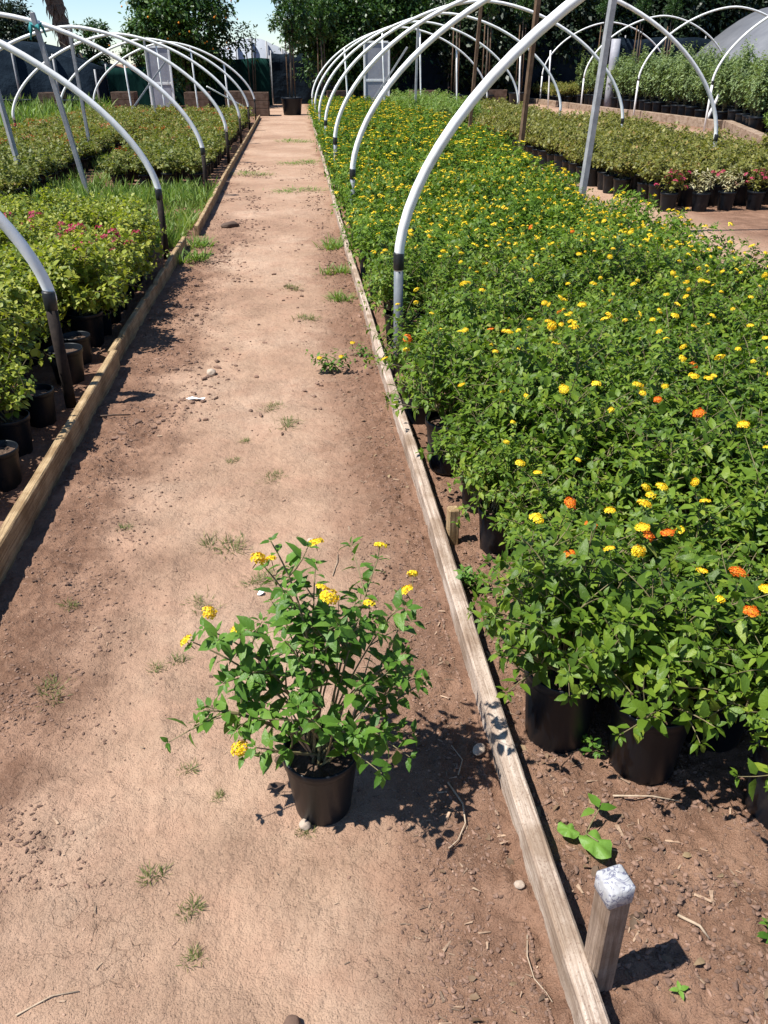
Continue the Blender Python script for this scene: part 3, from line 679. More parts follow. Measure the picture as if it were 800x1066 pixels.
for s in range(5):
    out = lant_variant(200 + s, 20, .055, .27, .35, .55, .045)
    rr = random.Random(s)
    MID.append((leaves_mesh('foliage', out, T_LANT, 'lant' if s % 2 else 'lant_far'), small_flowers_mesh('blossoms', tip_pick(rr, out, [7, 10, 5, 9, 8][s]), 'yellow', .017, 9, s)))
def far_mesh(s):
    out = lant_variant(300 + s, 15, .075, .26, .36, .35, .06); rr = random.Random(s); mb = MB(); L = out['leaves']
    leaves_into(mb, [tuple(l[0]) for l in L], [tuple(l[1]) for l in L], [tuple(l[2]) for l in L], [l[3] for l in L], T_LANT, 0)
    for pts, r in out['stems']: tube_into(mb, pts[::2] + [pts[-1]], .004, 3, 0, False)
    for p, d in tip_pick(rr, out, [3, 10, 5, 7, 4][s]):
        tube_into(mb, [p, p + Vector((0, 0, .02))], .003, 3, 0, False)
        P = [tuple(p + Vector((rr.gauss(0, .014), rr.gauss(0, .014), .012 + rr.random() * .01))) for _ in range(5)]
        leaves_into(mb, P, [(rr.gauss(0, 1), rr.gauss(0, 1), .2) for _ in P], [(0, -.3, 1)] * 5, [.036] * 5, T_QUAD, 1)
    low_pot_into(mb, .1, .08, .21, 2)
    return mb
FARMB = [far_mesh(s) for s in range(5)]
FAR = [m.mesh('lantana_plant', ['lant_far', 'yellow', 'pot']) for m in FARMB]
spots = [(.625, 1.56), (.815, 1.43), (1.10, 1.25), (1.04, 1.52), (.72, 1.76), (.67, 2.50), (.78, 2.14), (.98, 1.80)]
def free(x, y, d): return all((x - a) ** 2 + (y - b) ** 2 > d * d for a, b in spots)
rnd = random.Random(21)
y = 1.62
while y < 30:
    row = int(y / .31)
    x = (.60 if y > 2.75 else .98) + (row % 2) * (.06 if y > 2.75 else .14)
    xr = 3.05 if y < 9 else (3.05 + .0 * y if y < 14 else 3.4)
    if y < 3: xr = 2.2
    while x < xr + rnd.uniform(-.12, .12):
        px, py = x + rnd.gauss(0, .025), y + rnd.gauss(0, .025)
        if abs(px - .52) < .1 and any(abs(py - q) < .1 for q in RY): px += .1
        if free(px, py, .24) and not (px < .84 and 3.98 < py < 4.72) and not (abs(px - 2.82) < .14 and abs(py - 8.35) < .14): spots.append((px, py))
        x += .30
    y += .31
spots = sorted(spots, key=lambda p: (p[0] - .4) ** 2 + p[1] ** 2)
front = {
    0: None}
LG = 'lantana plants massed in the bed right of the lane'
GEN = 'black potted yellow lantana massed among others in the flowering bed'
special = [((.625, 1.56), 'front row lantana in a shaded black pot next to the edging board'),
           ((.815, 1.43), 'front row lantana whose whole black pot shows behind the scribbled stake'),
           ((1.10, 1.25), 'lantana in a black pot cut off by the right frame edge'),
           ((1.04, 1.52), 'front row lantana with bright yellow heads hanging over a half hidden pot'),
           ((.72, 1.76), 'lantana with clusters of orange heads just behind the front row'),
           ((.67, 2.50), 'straggly lantana overhanging the small brown wooden peg')]
n_ind = 0; stuff_mb = MB(); rnd = random.Random(77)
for k, (x, y) in enumerate(spots):
    d = math.hypot(x - .4, y); v = rnd.randrange(5); rz = rnd.uniform(0, 6.28)
    s = rnd.uniform(.86, 1.12)
    lab = next((l for q, l in special if (q[0] - x) ** 2 + (q[1] - y) ** 2 < 1e-6), None)
    if lab: s = 1.02 if y < 2.2 else .85
    if x < .72 and 1.6 < y < 2.75: s *= .9
    loc = (x, y, gz(x, y) - .004)
    if k < 88:
        o = empty('lantana_plant', loc, rz); o.scale = (s, s, s * rnd.uniform(.92, 1.1)); tag(o, lab or GEN, 'potted plant', None if lab else LG)
        p = put('nursery_pot', LP, o); put('potting_soil', LS, p)
        put('foliage', NEAR[v][0], o); put('stems', NEAR[v][1], o)
        heavy = lab and 'orange' in lab
        nf = 7 if heavy else rnd.choice([2, 3, 3, 4, 5, 6])
        if lab and 'straggly' in lab: nf = 2
        for p_, d_ in tip_pick(rnd, NEAR[v][2], nf):
            om = FL_O if (heavy and rnd.random() < .6) or rnd.random() < (.16 if x > .75 and y < 2.4 else .035) else FL_Y[rnd.randrange(2)]
            put('flower_head', om, o, p_ + d_ * .022 + Vector((0, 0, .012)), (rnd.gauss(0, .35), rnd.gauss(0, .35), 0)).scale = (rnd.uniform(.5, .95), rnd.uniform(.5, .95), rnd.uniform(.5, .9))
        n_ind += 1
    elif k < 210:
        o = empty('lantana_plant', loc, rz); o.scale = (s, s, s * rnd.uniform(.92, 1.12)); tag(o, GEN, 'potted plant', LG)
        put('nursery_pot', LP, o); put('foliage', MID[v][0], o); put('blossoms', MID[v][1], o); n_ind += 1
    elif k < 298:
        o = put('lantana_plant', FAR[v], None, loc, (0, 0, rz)); o.scale = (s,) * 3; tag(o, GEN, 'potted plant', LG); n_ind += 1
    else:
        c, sn = math.cos(rz) * s, math.sin(rz) * s; m = FARMB[v]
        off = stuff_mb.n
        for vv in m.v:
            stuff_mb.v.append(np.stack([vv[:, 0] * c - vv[:, 1] * sn + x, vv[:, 0] * sn + vv[:, 1] * c + y, vv[:, 2] * s], 1).astype(np.float32))
        for f, mi in zip(m.f, m.m): stuff_mb.f.append(f + off); stuff_mb.m.append(mi)
        stuff_mb.n += m.n
tag(stuff_mb.build('distant_lantana', ['lant_far', 'yellow', 'pot']), 'far mass of yellow flowering lantana reaching the end of the bed', 'plants', None, 'stuff')

# bougainvillea / olive shrubs
def shrub_variant(seed, ns, leaf, spread, h, pz, sub, step, tmpl_mats, bract=None, nb=0, edge=.45):
    rnd = random.Random(seed); T = []
    for i in range(ns):
        a = i * 2.399 + rnd.uniform(-.3, .3); q = math.sqrt((i + .5) / ns) * spread
        T.append((q * math.cos(a), q * math.sin(a), pz + h * (1 - edge * (q / spread) ** 2) * rnd.uniform(.6, 1.2)))
    out = {'stems': [], 'leaves': [], 'tips': []}
    grow(rnd, T, .03, pz - .02, step, leaf, 5, out, .0028, sub, .2); mb = MB(); L = out['leaves']
    leaves_into(mb, [tuple(l[0]) for l in L], [tuple(l[1]) for l in L], [tuple(l[2]) for l in L], [l[3] for l in L], tmpl_mats[0], 0)
    for pts, r in out['stems']: tube_into(mb, pts, r, 4, 1, False)
    mats = [tmpl_mats[1], 'stem']
    bm_ = None
    if bract:
        bm_ = small_flowers_mesh('bracts', tip_pick(rnd, out, nb), bract, .03, 8, seed)
    return mb, mats, bm_
BP = pot_mesh(.085, .068, .18)
boug_near = []
for s in range(5):
    mb, mats, br = shrub_variant(400 + s, 27, .044, .26, .33, .18, .9, .030, (T_ROUND, 'boug'), 'pink' if s in (0,) else None, 12, .72)
    boug_near.append((mb.mesh('foliage', mats), br))
boug_far = []
for s in range(5):
    mb, mats, br = shrub_variant(450 + s, 14, .06, .22, .22, .18, .5, .045, (T_ROUND, 'boug_far'), None)
    low_pot_into(mb, .088, .068, .18, 2)
    if s == 0:
        r0 = random.Random(5)
        P = [(r0.gauss(0, .06), r0.gauss(0, .06), .40 + r0.random() * .05) for _ in range(22)]
        leaves_into(mb, P, [(r0.gauss(0, 1), r0.gauss(0, 1), .3) for _ in P], [(0, -.4, 1)] * 22, [.035] * 22, T_QUAD, 3)
    boug_far.append(mb)
BFAR = [m.mesh('bougainvillea_plant', mats + ['pot', 'red']) for m in boug_far]
BFAR_m = mats + ['pot', 'red']
rnd = random.Random(31); nb_ = 0
G1 = 'potted shrubs of the near left block'; G2 = 'potted shrubs of the farther left rows'
L1 = 'yellow green leafy shrub in a black pot in the near left block'
y = 3.05
while y < 8.3:
    x = -1.38 - rnd.uniform(0, .03)
    while x > -3.9:
        if not (x < -2.6 and y < 3.4):
            px, py = x + rnd.gauss(0, .02), y + rnd.gauss(0, .02)
            if px > -1.62 and (abs(py - 4.11) < .3 or abs(py - 7.8) < .42): px -= .26
            first_empty = x > -1.5 and (y < 4.95)
            v = 0 if (abs(px + 2.1) < .75 and 4.8 < py < 7.4 and rnd.random() < .14) else rnd.choice([1, 2, 3, 4])
            if not first_empty:
                o = empty('bougainvillea_plant', (px, py, 0), rnd.uniform(0, 6.28)); s = rnd.uniform(.9, 1.2) * (1.08 if px > -1.95 and py < 5.2 else .96); o.scale = (s, s, s)
                tag(o, L1 if v else 'shrub with magenta bracts amid the near left block', 'potted shrub', G1 if v else 'magenta flecked shrubs of the near left block')
                put('nursery_pot', BP, o); put('foliage', boug_near[v][0], o)
                if boug_near[v][1]: put('bracts', boug_near[v][1], o)
                nb_ += 1
        x -= .30
    y += .30
# pots along the board where little grows
BS = soil_mesh(.08, .15)
for (x, y, s, lab, sprig) in ((-1.37, 2.93, 1.0, 'empty black pot closest to the camera at the left frame edge', 0), (-1.33, 3.22, 1.0, 'black soil filled pot second along the left board', 0), (-1.38, 3.56, 1.05, 'black pot of soil with a small yellow green sprig at the left frame edge', 1),
                              (-1.36, 3.92, 1.0, 'black pot hidden in shade just before the rusty hoop stub', 0), (-1.36, 4.52, 1.12, 'open black pot of bare brown soil beside the left board', 0), (-1.38, 4.84, 1.0, 'dark pot under leaves past the bare soil pot', 0)):
    o = empty('nursery_pot_plant' if sprig else 'empty_nursery_pot', (x, y, 0)); tag(o, lab, 'flower pot'); o.scale = (s, s, s)
    p = put('pot_shell', BP, o); put('potting_soil', BS, p)
    if sprig:
        mb, mats, br = shrub_variant(499, 14, .042, .17, .27, .17, .6, .03, (T_ROUND, 'boug')); mb.build('foliage', mats, o)
far_spots = []
y = 12.7
while y < 27.5:
    x = -1.5
    while x > (-2.75 if y < 17 else -3.05): far_spots.append((x + rnd.gauss(0, .02), y + rnd.gauss(0, .02))); x -= .37
    y += .37
y = 8.6
while y < 27.5:
    x = -3.62
    while x > -5.9: far_spots.append((x + rnd.gauss(0, .02), y + rnd.gauss(0, .02))); x -= .37
    y += .37
far_spots.sort(key=lambda p: p[1] + .2 * abs(p[0]))
sm = MB()
for x, y in far_spots:
    v = rnd.choice([0, 1, 1, 2, 2, 3, 3, 4, 4]); rz = rnd.uniform(0, 6.28); s = rnd.uniform(.95, 1.2)
    if nb_ < 296:
        o = put('bougainvillea_plant', BFAR[v], None, (x, y, 0), (0, 0, rz)); o.scale = (s,) * 3; nb_ += 1
        tag(o, 'small olive green potted shrub in the farther left rows' if v else 'olive potted shrub with red bracts in the farther left rows', 'potted shrub', G2 if v else 'red flecked shrubs of the farther left rows')
    else:
        m = boug_far[v]; c, sn = math.cos(rz) * s, math.sin(rz) * s; off = sm.n
        for vv in m.v: sm.v.append(np.stack([vv[:, 0] * c - vv[:, 1] * sn + x, vv[:, 0] * sn + vv[:, 1] * c + y, vv[:, 2] * s], 1).astype(np.float32))
        for f, mi in zip(m.f, m.m): sm.f.append(f + off); sm.m.append(mi)
        sm.n += m.n
tag(sm.build('distant_shrubs', BFAR_m), 'far rows of small olive shrubs under the left hoops', 'plants', None, 'stuff')

# olive shrubs on the right, with a few variegated and magenta ones in front
RP = pot_mesh(.105, .085, .215)
rose = []
for s in range(5):
    mb, mats, br = shrub_variant(500 + s, 17, .052, .24, .29, .21, .6, .04, (T_ROUND, 'rose')); rose.append((mb.mesh('foliage', mats), mb, mats))
rose_far = [m.mesh('olive_shrub', mt + ['pot']) for (_, m, mt) in rose if not low_pot_into(m, .108, .085, .215, 2)]
mbv, mv, bv = shrub_variant(520, 11, .055, .17, .24, .21, .45, .04, (T_LONG, 'varieg'), 'pink', 3); VAR = (mbv.mesh('foliage', mv), bv)
mbp, mp_, bp_ = shrub_variant(521, 12, .05, .17, .22, .21, .45, .04, (T_ROUND, 'rose'), 'pink', 14); PIN = (mbp.mesh('foliage', mp_), bp_)
rs = []
y = 10.0
while y < 27.5:
    x = 4.36 - (.0 if y > 11 else -.15) - .01 * (y - 10)
    while x < (6.7 if y < 12 else 7.0 if y < 20 else 6.4):
        rs.append((x + rnd.gauss(0, .02), y + rnd.gauss(0, .02) + .05 * (x - 4.3) * (1 if y < 11 else 0))); x += .37
    y += .40
rs.sort(key=lambda p: p[1])
front_lab = {0: 'first pot', 1: 'second pot'}
nr = 0; row0 = sorted([p for p in rs if p[1] < 10.28], key=lambda p: p[0])
ordn = ['leftmost', 'second', 'third', 'fourth', 'fifth', 'sixth', 'seventh', 'eighth']
for (x, y) in rs:
    v = rnd.randrange(5); rz = rnd.uniform(0, 6.28); s = rnd.uniform(1.05, 1.35)
    if abs(x - 6.03) < .14 and any(abs(y - q) < .14 for q in RY): continue
    if (x, y) in row0:
        i = row0.index((x, y)); o = empty('olive_shrub', (x, y, 0), rz); put('nursery_pot', RP, o)
        if i in (1, 2, 5): put('foliage', VAR[0], o); put('bracts', VAR[1], o); lab = f'cream variegated shrub, {ordn[i]} from the left in the front pot row at right'
        elif i in (0, 3, 4): put('foliage', PIN[0], o); put('bracts', PIN[1], o); lab = f'magenta flowered shrub, {ordn[i]} from the left in the front pot row at right'
        else: put('foliage', rose[v][0], o); lab = f'olive leaved shrub, {ordn[min(i, 7)]} from the left in the front pot row at right'
        tag(o, lab, 'potted shrub', 'front pots of the right shrub block'); nr += 1
    elif y < 13:
        o = empty('olive_shrub', (x, y, 0), rz); o.scale = (s,) * 3; put('nursery_pot', RP, o); put('foliage', rose[v][0], o)
        tag(o, 'olive green shrub in a black pot in the block right of the lantana', 'potted shrub', 'olive shrubs right of the lantana'); nr += 1
    else:
        o = put('olive_shrub', rose_far[v], None, (x, y, 0), (0, 0, rz)); o.scale = (s,) * 3
        tag(o, 'olive green shrub in a black pot in the block right of the lantana', 'potted shrub', 'olive shrubs right of the lantana'); nr += 1

# tall grey green shrubs in big black tubs at the far right
TP = pot_mesh(.2, .165, .42)
tall = []
for s in range(4):
    mb, mats, br = shrub_variant(600 + s, 20, .12, .38, 1.35, .42, .9, .085, (T_LEAFY, 'tall')); tall.append(mb.mesh('foliage', mats))
for j, y in enumerate(np.arange(20.6, 36.5, .66)):
    for i in range(5):
        x = (11.9 if y > 23 else 11.2 + (y - 20.6) * .3) + i * .62 + rnd.gauss(0, .04)
        o = empty('tall_shrub', (x, y + rnd.gauss(0, .04), 0), rnd.uniform(0, 6.28)); s = rnd.uniform(.9, 1.15); o.scale = (1, 1, s)
        put('nursery_tub', TP, o); put('foliage', tall[rnd.randrange(4)], o)
        tag(o, 'tall grey green shrub in a big black tub at the far right', 'potted shrub', 'tall shrubs under the right hoops')
gr = []
for s in range(3):
    mb, mats, br = shrub_variant(640 + s, 14, .10, .2, .55, .2, .5, .06, (T_LONG, 'grass')); gr.append(mb.mesh('foliage', mats))
for y in np.arange(16.6, 20.2, .42):
    for i in range(9):
        x = 9.9 + (y - 16.6) * .38 + i * .42
        o = empty('leafy_plant', (x, y, 0), rnd.uniform(0, 6.28)); put('nursery_pot', RP, o); put('foliage', gr[rnd.randrange(3)], o)
        tag(o, 'bright green leafy plant in a black pot behind the right sleeper', 'potted plant', 'leafy green pots behind the right sleeper')
# leafy tall plants in the far part of the lantana bed
lf = []
for s in range(3):
    mb, mats, br = shrub_variant(660 + s, 14, .10, .26, .62, .2, .6, .07, (T_LONG, 'grass')); lf.append(mb.mesh('foliage', mats))
for y in np.arange(20.5, 27.5, .45):
    for i in range(4):
        x = 3.85 + i * .2 - .0 if False else 3.0 + i * .4
        if y < 22.5 and i < 1: continue
        o = empty('leafy_shrub', (x, y, 0), rnd.uniform(0, 6.28)); put('nursery_pot', RP, o); put('foliage', lf[rnd.randrange(3)], o)
        tag(o, 'taller green leafy shrub at the far end of the lantana bed', 'potted plant', 'leafy shrubs at the end of the lantana bed')
# low row of red green plants behind the third sleeper
for k, y in enumerate(np.arange(37.5, 42, .55)):
    for i in range(4):
        o = put('olive_shrub', rose_far[(k + i) % 5], None, (11.1 + i * .5, y, 0), (0, 0, k + i)); o.scale = (1.5, 1.5, 1.6)
        tag(o, 'reddish olive shrub in a pot behind the far right sleeper', 'potted shrub', 'shrubs behind the far right sleeper')

# ------------------------------------------------------------------ weeds and small things on the lane
def weed_mesh(seed, n, L, r, mat='weed', flat=.5):
    rnd = random.Random(seed); mb = MB(); P, D, U, S = [], [], [], []
    for i in range(n):
        a = rnd.uniform(0, 6.28); q = r * abs(rnd.gauss(0, .5)); cx, cy = r * .7 * math.cos(seed + (i % 3) * 2.3), r * .5 * math.sin(seed * 2 + (i % 3) * 2.3)
        P.append((cx + q * math.cos(a), cy + q * math.sin(a), 0)); D.append((math.cos(a) * .8 + rnd.gauss(0, .4), math.sin(a) * .8 + rnd.gauss(0, .4), rnd.uniform(flat * .4, flat * 1.8)))
        U.append((rnd.gauss(0, .3), rnd.gauss(0, .3), 1)); S.append(L * rnd.uniform(.4, 1.15))
    leaves_into(mb, P, D, U, S, T_BLADE); return mb.mesh('weed_tuft', mat)
V = np.array([(-.04, 0, 0), (.04, 0, 0), (.035, .4, .0), (-.035, .4, .0), (.022, .75, -.09), (-.022, .75, -.09), (0, 1, -.22)], dtype=np.float32)
T_BLADE = (V, np.array([(4, 6, 5)]), np.array([(0, 1, 2, 3), (3, 2, 4, 5)]))
WM = [weed_mesh(s, 90, .026, .022, 'weed', .7) for s in range(3)] + [weed_mesh(s + 10, 190, .028, .05, 'weed', .7) for s in range(2)]
weeds = [(-.84, 2.29, 1, 1, 'small dry weed tuft on the scuffed left edge of the lane'), (-.79, 1.86, 1, 3, 'weed tuft beside the long soil crack at the left'), (-.50, 1.93, 1, 0, 'left one of two tiny weeds close together on the lane'),
         (-.44, 1.96, 1, 1, 'right one of two tiny weeds close together on the lane'), (-.36, 1.52, .9, 2, 'tiny weed left of the lone pot, farther of a pair'), (-.27, 1.42, .7, 0, 'tiny weed left of the lone pot, nearer of a pair'),
         (-.40, 1.21, 1, 1, 'dry weed tuft at the bottom left of the lane'), (-.31, 1.12, 1, 2, 'dry weed below the bottom left weed tuft'), (-.29, 1.01, .9, 0, 'weed nearest the bottom edge of the picture'),
         (-.35, 2.62, 1.5, 3, 'broad dry weed patch behind the lone lantana'), (-.21, 2.38, 1.1, 4, 'weed tuft beside the top shoot of the lone lantana'), (-.18, 3.19, 1, 3, 'weed tuft in the middle of the lane, closest of a string'),
         (-.12, 3.77, 1.3, 4, 'widest weed tuft in the middle of the lane'), (-.20, 4.01, 1.1, 3, 'weed tuft just beyond the widest one on the lane'), (-.32, 3.59, 1, 0, 'weed left of the widest tuft on the lane'),
         (-.36, 3.37, 1, 1, 'faint weed near the reddish middle of the lane'), (-.75, 2.8, 1, 2, 'small weed on the loose soil by the left board'), (-.40, 2.25, 1, 4, 'dark dry weed left of the lone lantana top'),
         (.01, 5.67, 1.6, 4, 'low weed strip in front of the nearest right hoop'), (-.1, 6.6, 1.6, 3, 'low weed strip farther up the lane middle'), (-.06, 1.30, .8, 0, 'tiny green weed touching the lone black pot')]
for x, y, s, m, l in weeds:
    o = put('weed_tuft', WM[m], None, (x, y, gz(x, y) - .002), (0, 0, x * 9)); o.scale = (s * .92, s * .92, s * 1.05); tag(o, l, 'weed')
GW = [weed_mesh(30 + s, 150, .11, .10, 'grass', 1.0) for s in range(2)] + [weed_mesh(40, 260, .10, .28, 'grass', .6)]
for x, y, s, m, l in [(-1.0, 7.65, 1.3, 0, 'green grass clump at the gap in the left board'), (-1.02, 8.35, 1.2, 1, 'small grass clump past the gap in the left board'), (.29, 7.07, 1.0, 0, 'green grass clump right side of lane below the second hoop'), (.31, 8.2, 1.2, 1, 'green weed clump against the lantana board, farther'), (.27, 6.2, .8, 1, 'small grass clump near the lantana board'),
                      (.0, 12.3, 1.2, 2, 'bright green grass patch in the middle distance of the lane'), (0.05, 15.9, 1.4, 2, 'bright green grass patch farther along the lane'), (-.8, 14.3, 1.2, 2, 'grass patch by the left side of the lane far off'), (-.1, 20.5, 1.6, 2, 'faint grass patch near the end of the lane')]:
    o = put('grass_clump', GW[m], None, (x, y, gz(x, y) - .004), (0, 0, y)); o.scale = (s, s, s * (.5 if m == 2 else .9)); tag(o, l, 'grass clump')
# flowering seedlings on the lane
def seedling(name, loc, n, leaf, h, lab, fl):
    o = empty(name, loc); tag(o, lab, 'seedling'); rnd = random.Random(int(loc[1] * 100)); T = [(rnd.gauss(0, h * .4), rnd.gauss(0, h * .4), h * rnd.uniform(.5, 1)) for _ in range(n)]
    out = {'stems': [], 'leaves': [], 'tips': []}; grow(rnd, T, .01, 0, .03, leaf, 5, out, .002, 0, .1)
    put('foliage', leaves_mesh('foliage', out, T_LANT, 'lant_fg'), o); put('stems', stems_mesh('stems', out, 4), o)
    for p_, d_ in out['tips'][:fl]: put('flower_head', FL_Y[1], o, p_ + Vector((0, 0, .02)))
seedling('lantana_seedling', (.13, 4.55, 0), 12, .045, .12, 'small lantana seedling with yellow flower growing on the lane', 2)
seedling('lantana_seedling', (.335, 4.8, 0), 6, .04, .09, 'smaller lantana seedling close to the edging board', 1)
# broad seedling behind the board
o = empty('broadleaf_seedling', (.585, 1.20, gz(.585, 1.2))); tag(o, 'bright green broad leaved seedling on bare soil by the stake', 'seedling')

def lobed_leaf(mb, base, ang, L, seed):
    n = 22; rings = 5; V = [(0, 0, 0)]; ca, sa = math.cos(ang), math.sin(ang)
    for r in range(1, rings + 1):
        for i in range(n):
            t = 2 * math.pi * i / n; q = r / rings
            rad = L * .5 * (1 + .16 * math.cos(2 * t) + .10 * math.cos(5 * t + seed) + .04 * math.sin(11 * t)) * q
            u, v = L * .42 * q * .2 + rad * math.cos(t), rad * math.sin(t)
            V.append((u, v, .10 * L * math.cos(5 * t + seed) * q * q - .16 * L * q * q + .06 * L * abs(math.sin(t)) * q))
    W = [(base[0] + (x + L * .35) * ca - y * sa, base[1] + (x + L * .35) * sa + y * ca, base[2] + z) for x, y, z in V]
    mb.add(W, [[(0, 1 + i, 1 + (i + 1) % n) for i in range(n)], [(1 + r * n + i, 1 + (r + 1) * n + i, 1 + (r + 1) * n + (i + 1) % n, 1 + r * n + (i + 1) % n) for r in range(rings - 1) for i in range(n)]])
mb = MB(); lobed_leaf(mb, (.0, -.01, .045), -1.0, .07, 1.0); mb.build('broad_leaf', 'bright', o)
mb = MB(); lobed_leaf(mb, (-.02, .0, .038), 2.5, .045, 2.2); mb.build('broad_leaf', 'bright', o)
mb = MB(); tube_into(mb, [(.03, .03, 0), (.01, .01, .03), (0, -.01, .045), (.02, -.035, .047)], .0018, 5); mb.build('leaf_stalk', 'stem', o)
mb = MB(); leaves_into(mb, [(.05, .05, .05), (.05, .05, .055), (.04, .05, .05)], [(1, .2, .1), (-.2, 1, .2), (-.8, -.3, .2)], [(0, 0, 1)] * 3, [.05, .05, .04], T_LANT); tube_into(mb, [(0, 0, 0), (.02, .02, .03), (.05, .05, .05)], .0018, 5, 1); mb.build('young_shoot', ['lant_fg', 'stem'], o)
o = empty('small_seedling', (.63, .90, 0)); 
o.location = (.665, .845, gz(.66, .85)); tag(o, 'tiny two leaved seedling in the shadow of the stake', 'seedling')
mb = MB(); leaves_into(mb, [(0, 0, .012)] * 4, [(1, .2, .3), (-1, .1, .3), (.2, 1, .4), (0, -1, .3)], [(0, 0, 1)] * 4, [.022, .02, .018, .02], T_LANT); mb.build('seedling_leaves', 'bright', o)
seedling('lantana_seedling', (.90, .93, 0), 4, .03, .07, 'sprig with small leaves at the lower right frame edge', 0)
seedling('lantana_seedling', (.70, 1.47, 0), 4, .03, .06, 'small green sprig between the front pots', 0)
seedling('lantana_seedling', (.50, 2.25, 0), 8, .04, .12, 'straggly sprig on the soil just beyond the peg', 0)
# stones
def stone(loc, s, lab, mat='stone', seed=0):
    bm = bmesh.new(); bmesh.ops.create_icosphere(bm, subdivisions=3, radius=1)
    for v in bm.verts: v.co *= 1 + .22 * noise.noise(v.co * 1.3 + Vector((seed, 0, 0))) + .06 * noise.noise(v.co * 4)
    me = bpy.data.meshes.new('stone'); bm.to_mesh(me); bm.free(); me.materials.append(M[mat])
    for p_ in me.polygons: p_.use_smooth = True
    o = put('stone', me, None, (loc[0], loc[1], gz(*loc) + s[2] * .5), (0, 0, seed)); o.scale = s; tag(o, lab, 'stone')
stone((-.06, 1.315), (.016, .014, .012), 'small tan stone in front of the lone black pot', seed=1)
stone((-.09, .855), (.02, .018, .016), 'brown clod at the bottom edge of the picture', 'clod', 2)
stone((.405, 1.09), (.012, .010, .008), 'pale pebble against the right edging board', seed=3)
stone((.40, 1.50), (.022, .016, .010), 'flat tan stone beside the plant shadow and board', seed=4)
stone((-.57, 4.58), (.03, .028, .022), 'rounded pale stone on the loose left side of the lane', seed=5)
stone((-.02, 2.62), (.018, .015, .012), 'pale stone behind the lone lantana', seed=6)
stone((-.79, 9.45), (.11, .06, .035), 'dark clod lying up the lane near the left board', 'dead', 7)
mb = MB(); V = [(-.05, 0, .006), (-.02, .016, .012), (.02, .012, .007), (.055, .016, .012), (.05, -.004, .008), (.01, -.012, .013), (-.03, -.012, .006)]
mb.add(V, [[(0, 6, 1), (1, 6, 5), (1, 5, 2), (2, 5, 4), (2, 4, 3)]]); o = mb.build('paper_scrap', 'litter', None, False, (-.62, 4.15, gz(-.62, 4.15) + .004), (0, 0, -.25)); tag(o, 'small white scrap of litter on the lane', 'litter')
mb = MB(); V = [(-.014, 0, .004), (0, .01, .014), (.014, .003, .006), (.004, -.012, .012), (-.008, -.008, .005)]
mb.add(V, [[(0, 4, 1), (1, 4, 3), (1, 3, 2)]]); o = mb.build('paper_scrap', 'litter', None, False, (-.2, 2.29, gz(-.2, 2.29)), (0, 0, .4)); tag(o, 'crumpled white scrap beside the top of the lone lantana', 'litter')
def stick(pts, r, mat, lab):
    mb = MB(); P = [(x, y, gz(x, y) + z) for x, y, z in pts]; n = len(P); tube_into(mb, P, [r * .6 * (1 - .5 * i / n) for i in range(n)], 7); o = mb.build('twig', mat); tag(o, lab, 'twig')
stick([(-1.08, 3.90, .02), (-1.0, 3.94, .014), (-.93, 3.97, .008)], .009, 'dead', 'dark stick poking out from the left board')
stick([(.30, 1.40, .01), (.325, 1.33, .008), (.32, 1.27, .01), (.295, 1.23, .006), (.27, 1.21, .004)], .004, 'twig', 'curled pale root on the soil below the plant shadow')
stick([(.395, .98, .006), (.385, .94, .007), (.39, .90, .005), (.405, .865, .006), (.41, .845, .004)], .0025, 'twig', 'thin curved rootlet beside the near edging board')
stick([(.33, 1.42, .012), (.35, 1.47, .01), (.33, 1.52, .008)], .003, 'twig', 'pale twig at the edge of the plant shadow')
stick([(.73, 1.0, .01), (.76, .965, .012), (.775, .945, .006)], .006, 'twig', 'split pale stick on the soil right of the stake')
stick([(.70, 1.32, .012), (.79, 1.30, .01), (.86, 1.285, .008)], .004, 'twig', 'long thin twig before the front row pots')
stick([(-.62, .93, .004), (-.56, .96, .005), (-.51, .965, .003)], .003, 'twig', 'thin pale twig at the lower left corner')
stick([(.05, 2.38, .004), (.07, 2.46, .006), (.075, 2.52, .005)], .003, 'twig', 'short pale twig behind the lone lantana')
# small dark leaf-shaped pieces by the pot
for k, (x, y, a, s) in enumerate([(-.155, 1.42, .5, .05), (-.13, 1.50, 1.4, .04)]):
    mb = MB(); leaves_into(mb, [(0, 0, .012)], [(math.cos(a), math.sin(a), .15)], [(.2, .1, 1)], [s], T_LANT); o = mb.build('dark_leaf_shape', 'dead', None, True, (x, y, gz(x, y))); tag(o, ['larger dark leaf shape left of the lone black pot', 'smaller dark leaf shape left of the lone black pot'][k], 'leaf')

# grass in the gap of the left bed
mb = MB(); r0 = random.Random(8); P, D, U, S = [], [], [], []
while len(P) < 9000:
    x, y = r0.uniform(-3.6, -1.2), r0.uniform(8.2, 17)
    ok = (y < 12.3 and x > -3.2) or (-3.45 < x < -2.9 + .15 * noise.noise((y, 0, 0)))
    if not ok or noise.noise((x * 1.7, y * 1.2, 6)) < -.25: continue
    P.append((x, y, 0)); D.append((r0.gauss(0, .5), r0.gauss(0, .5), 1)); U.append((r0.gauss(0, 1), r0.gauss(0, 1), .2)); S.append(r0.uniform(.08, .26))
leaves_into(mb, P, D, U, S, T_BLADE)
tag(mb.build('grass', 'grass'), 'green grass growing in the gap of the left bed', 'grass', None, 'stuff')
mb = MB(); P, D, U, S = [], [], [], []
while len(P) < 9000:
    x, y = r0.uniform(-16, -6.4), r0.uniform(22, 33)
    P.append((x, y, 0)); D.append((r0.gauss(0, .5), r0.gauss(0, .5), 1)); U.append((r0.gauss(0, 1), r0.gauss(0, 1), .2)); S.append(r0.uniform(.2, .75))
leaves_into(mb, P, D, U, S, T_BLADE)
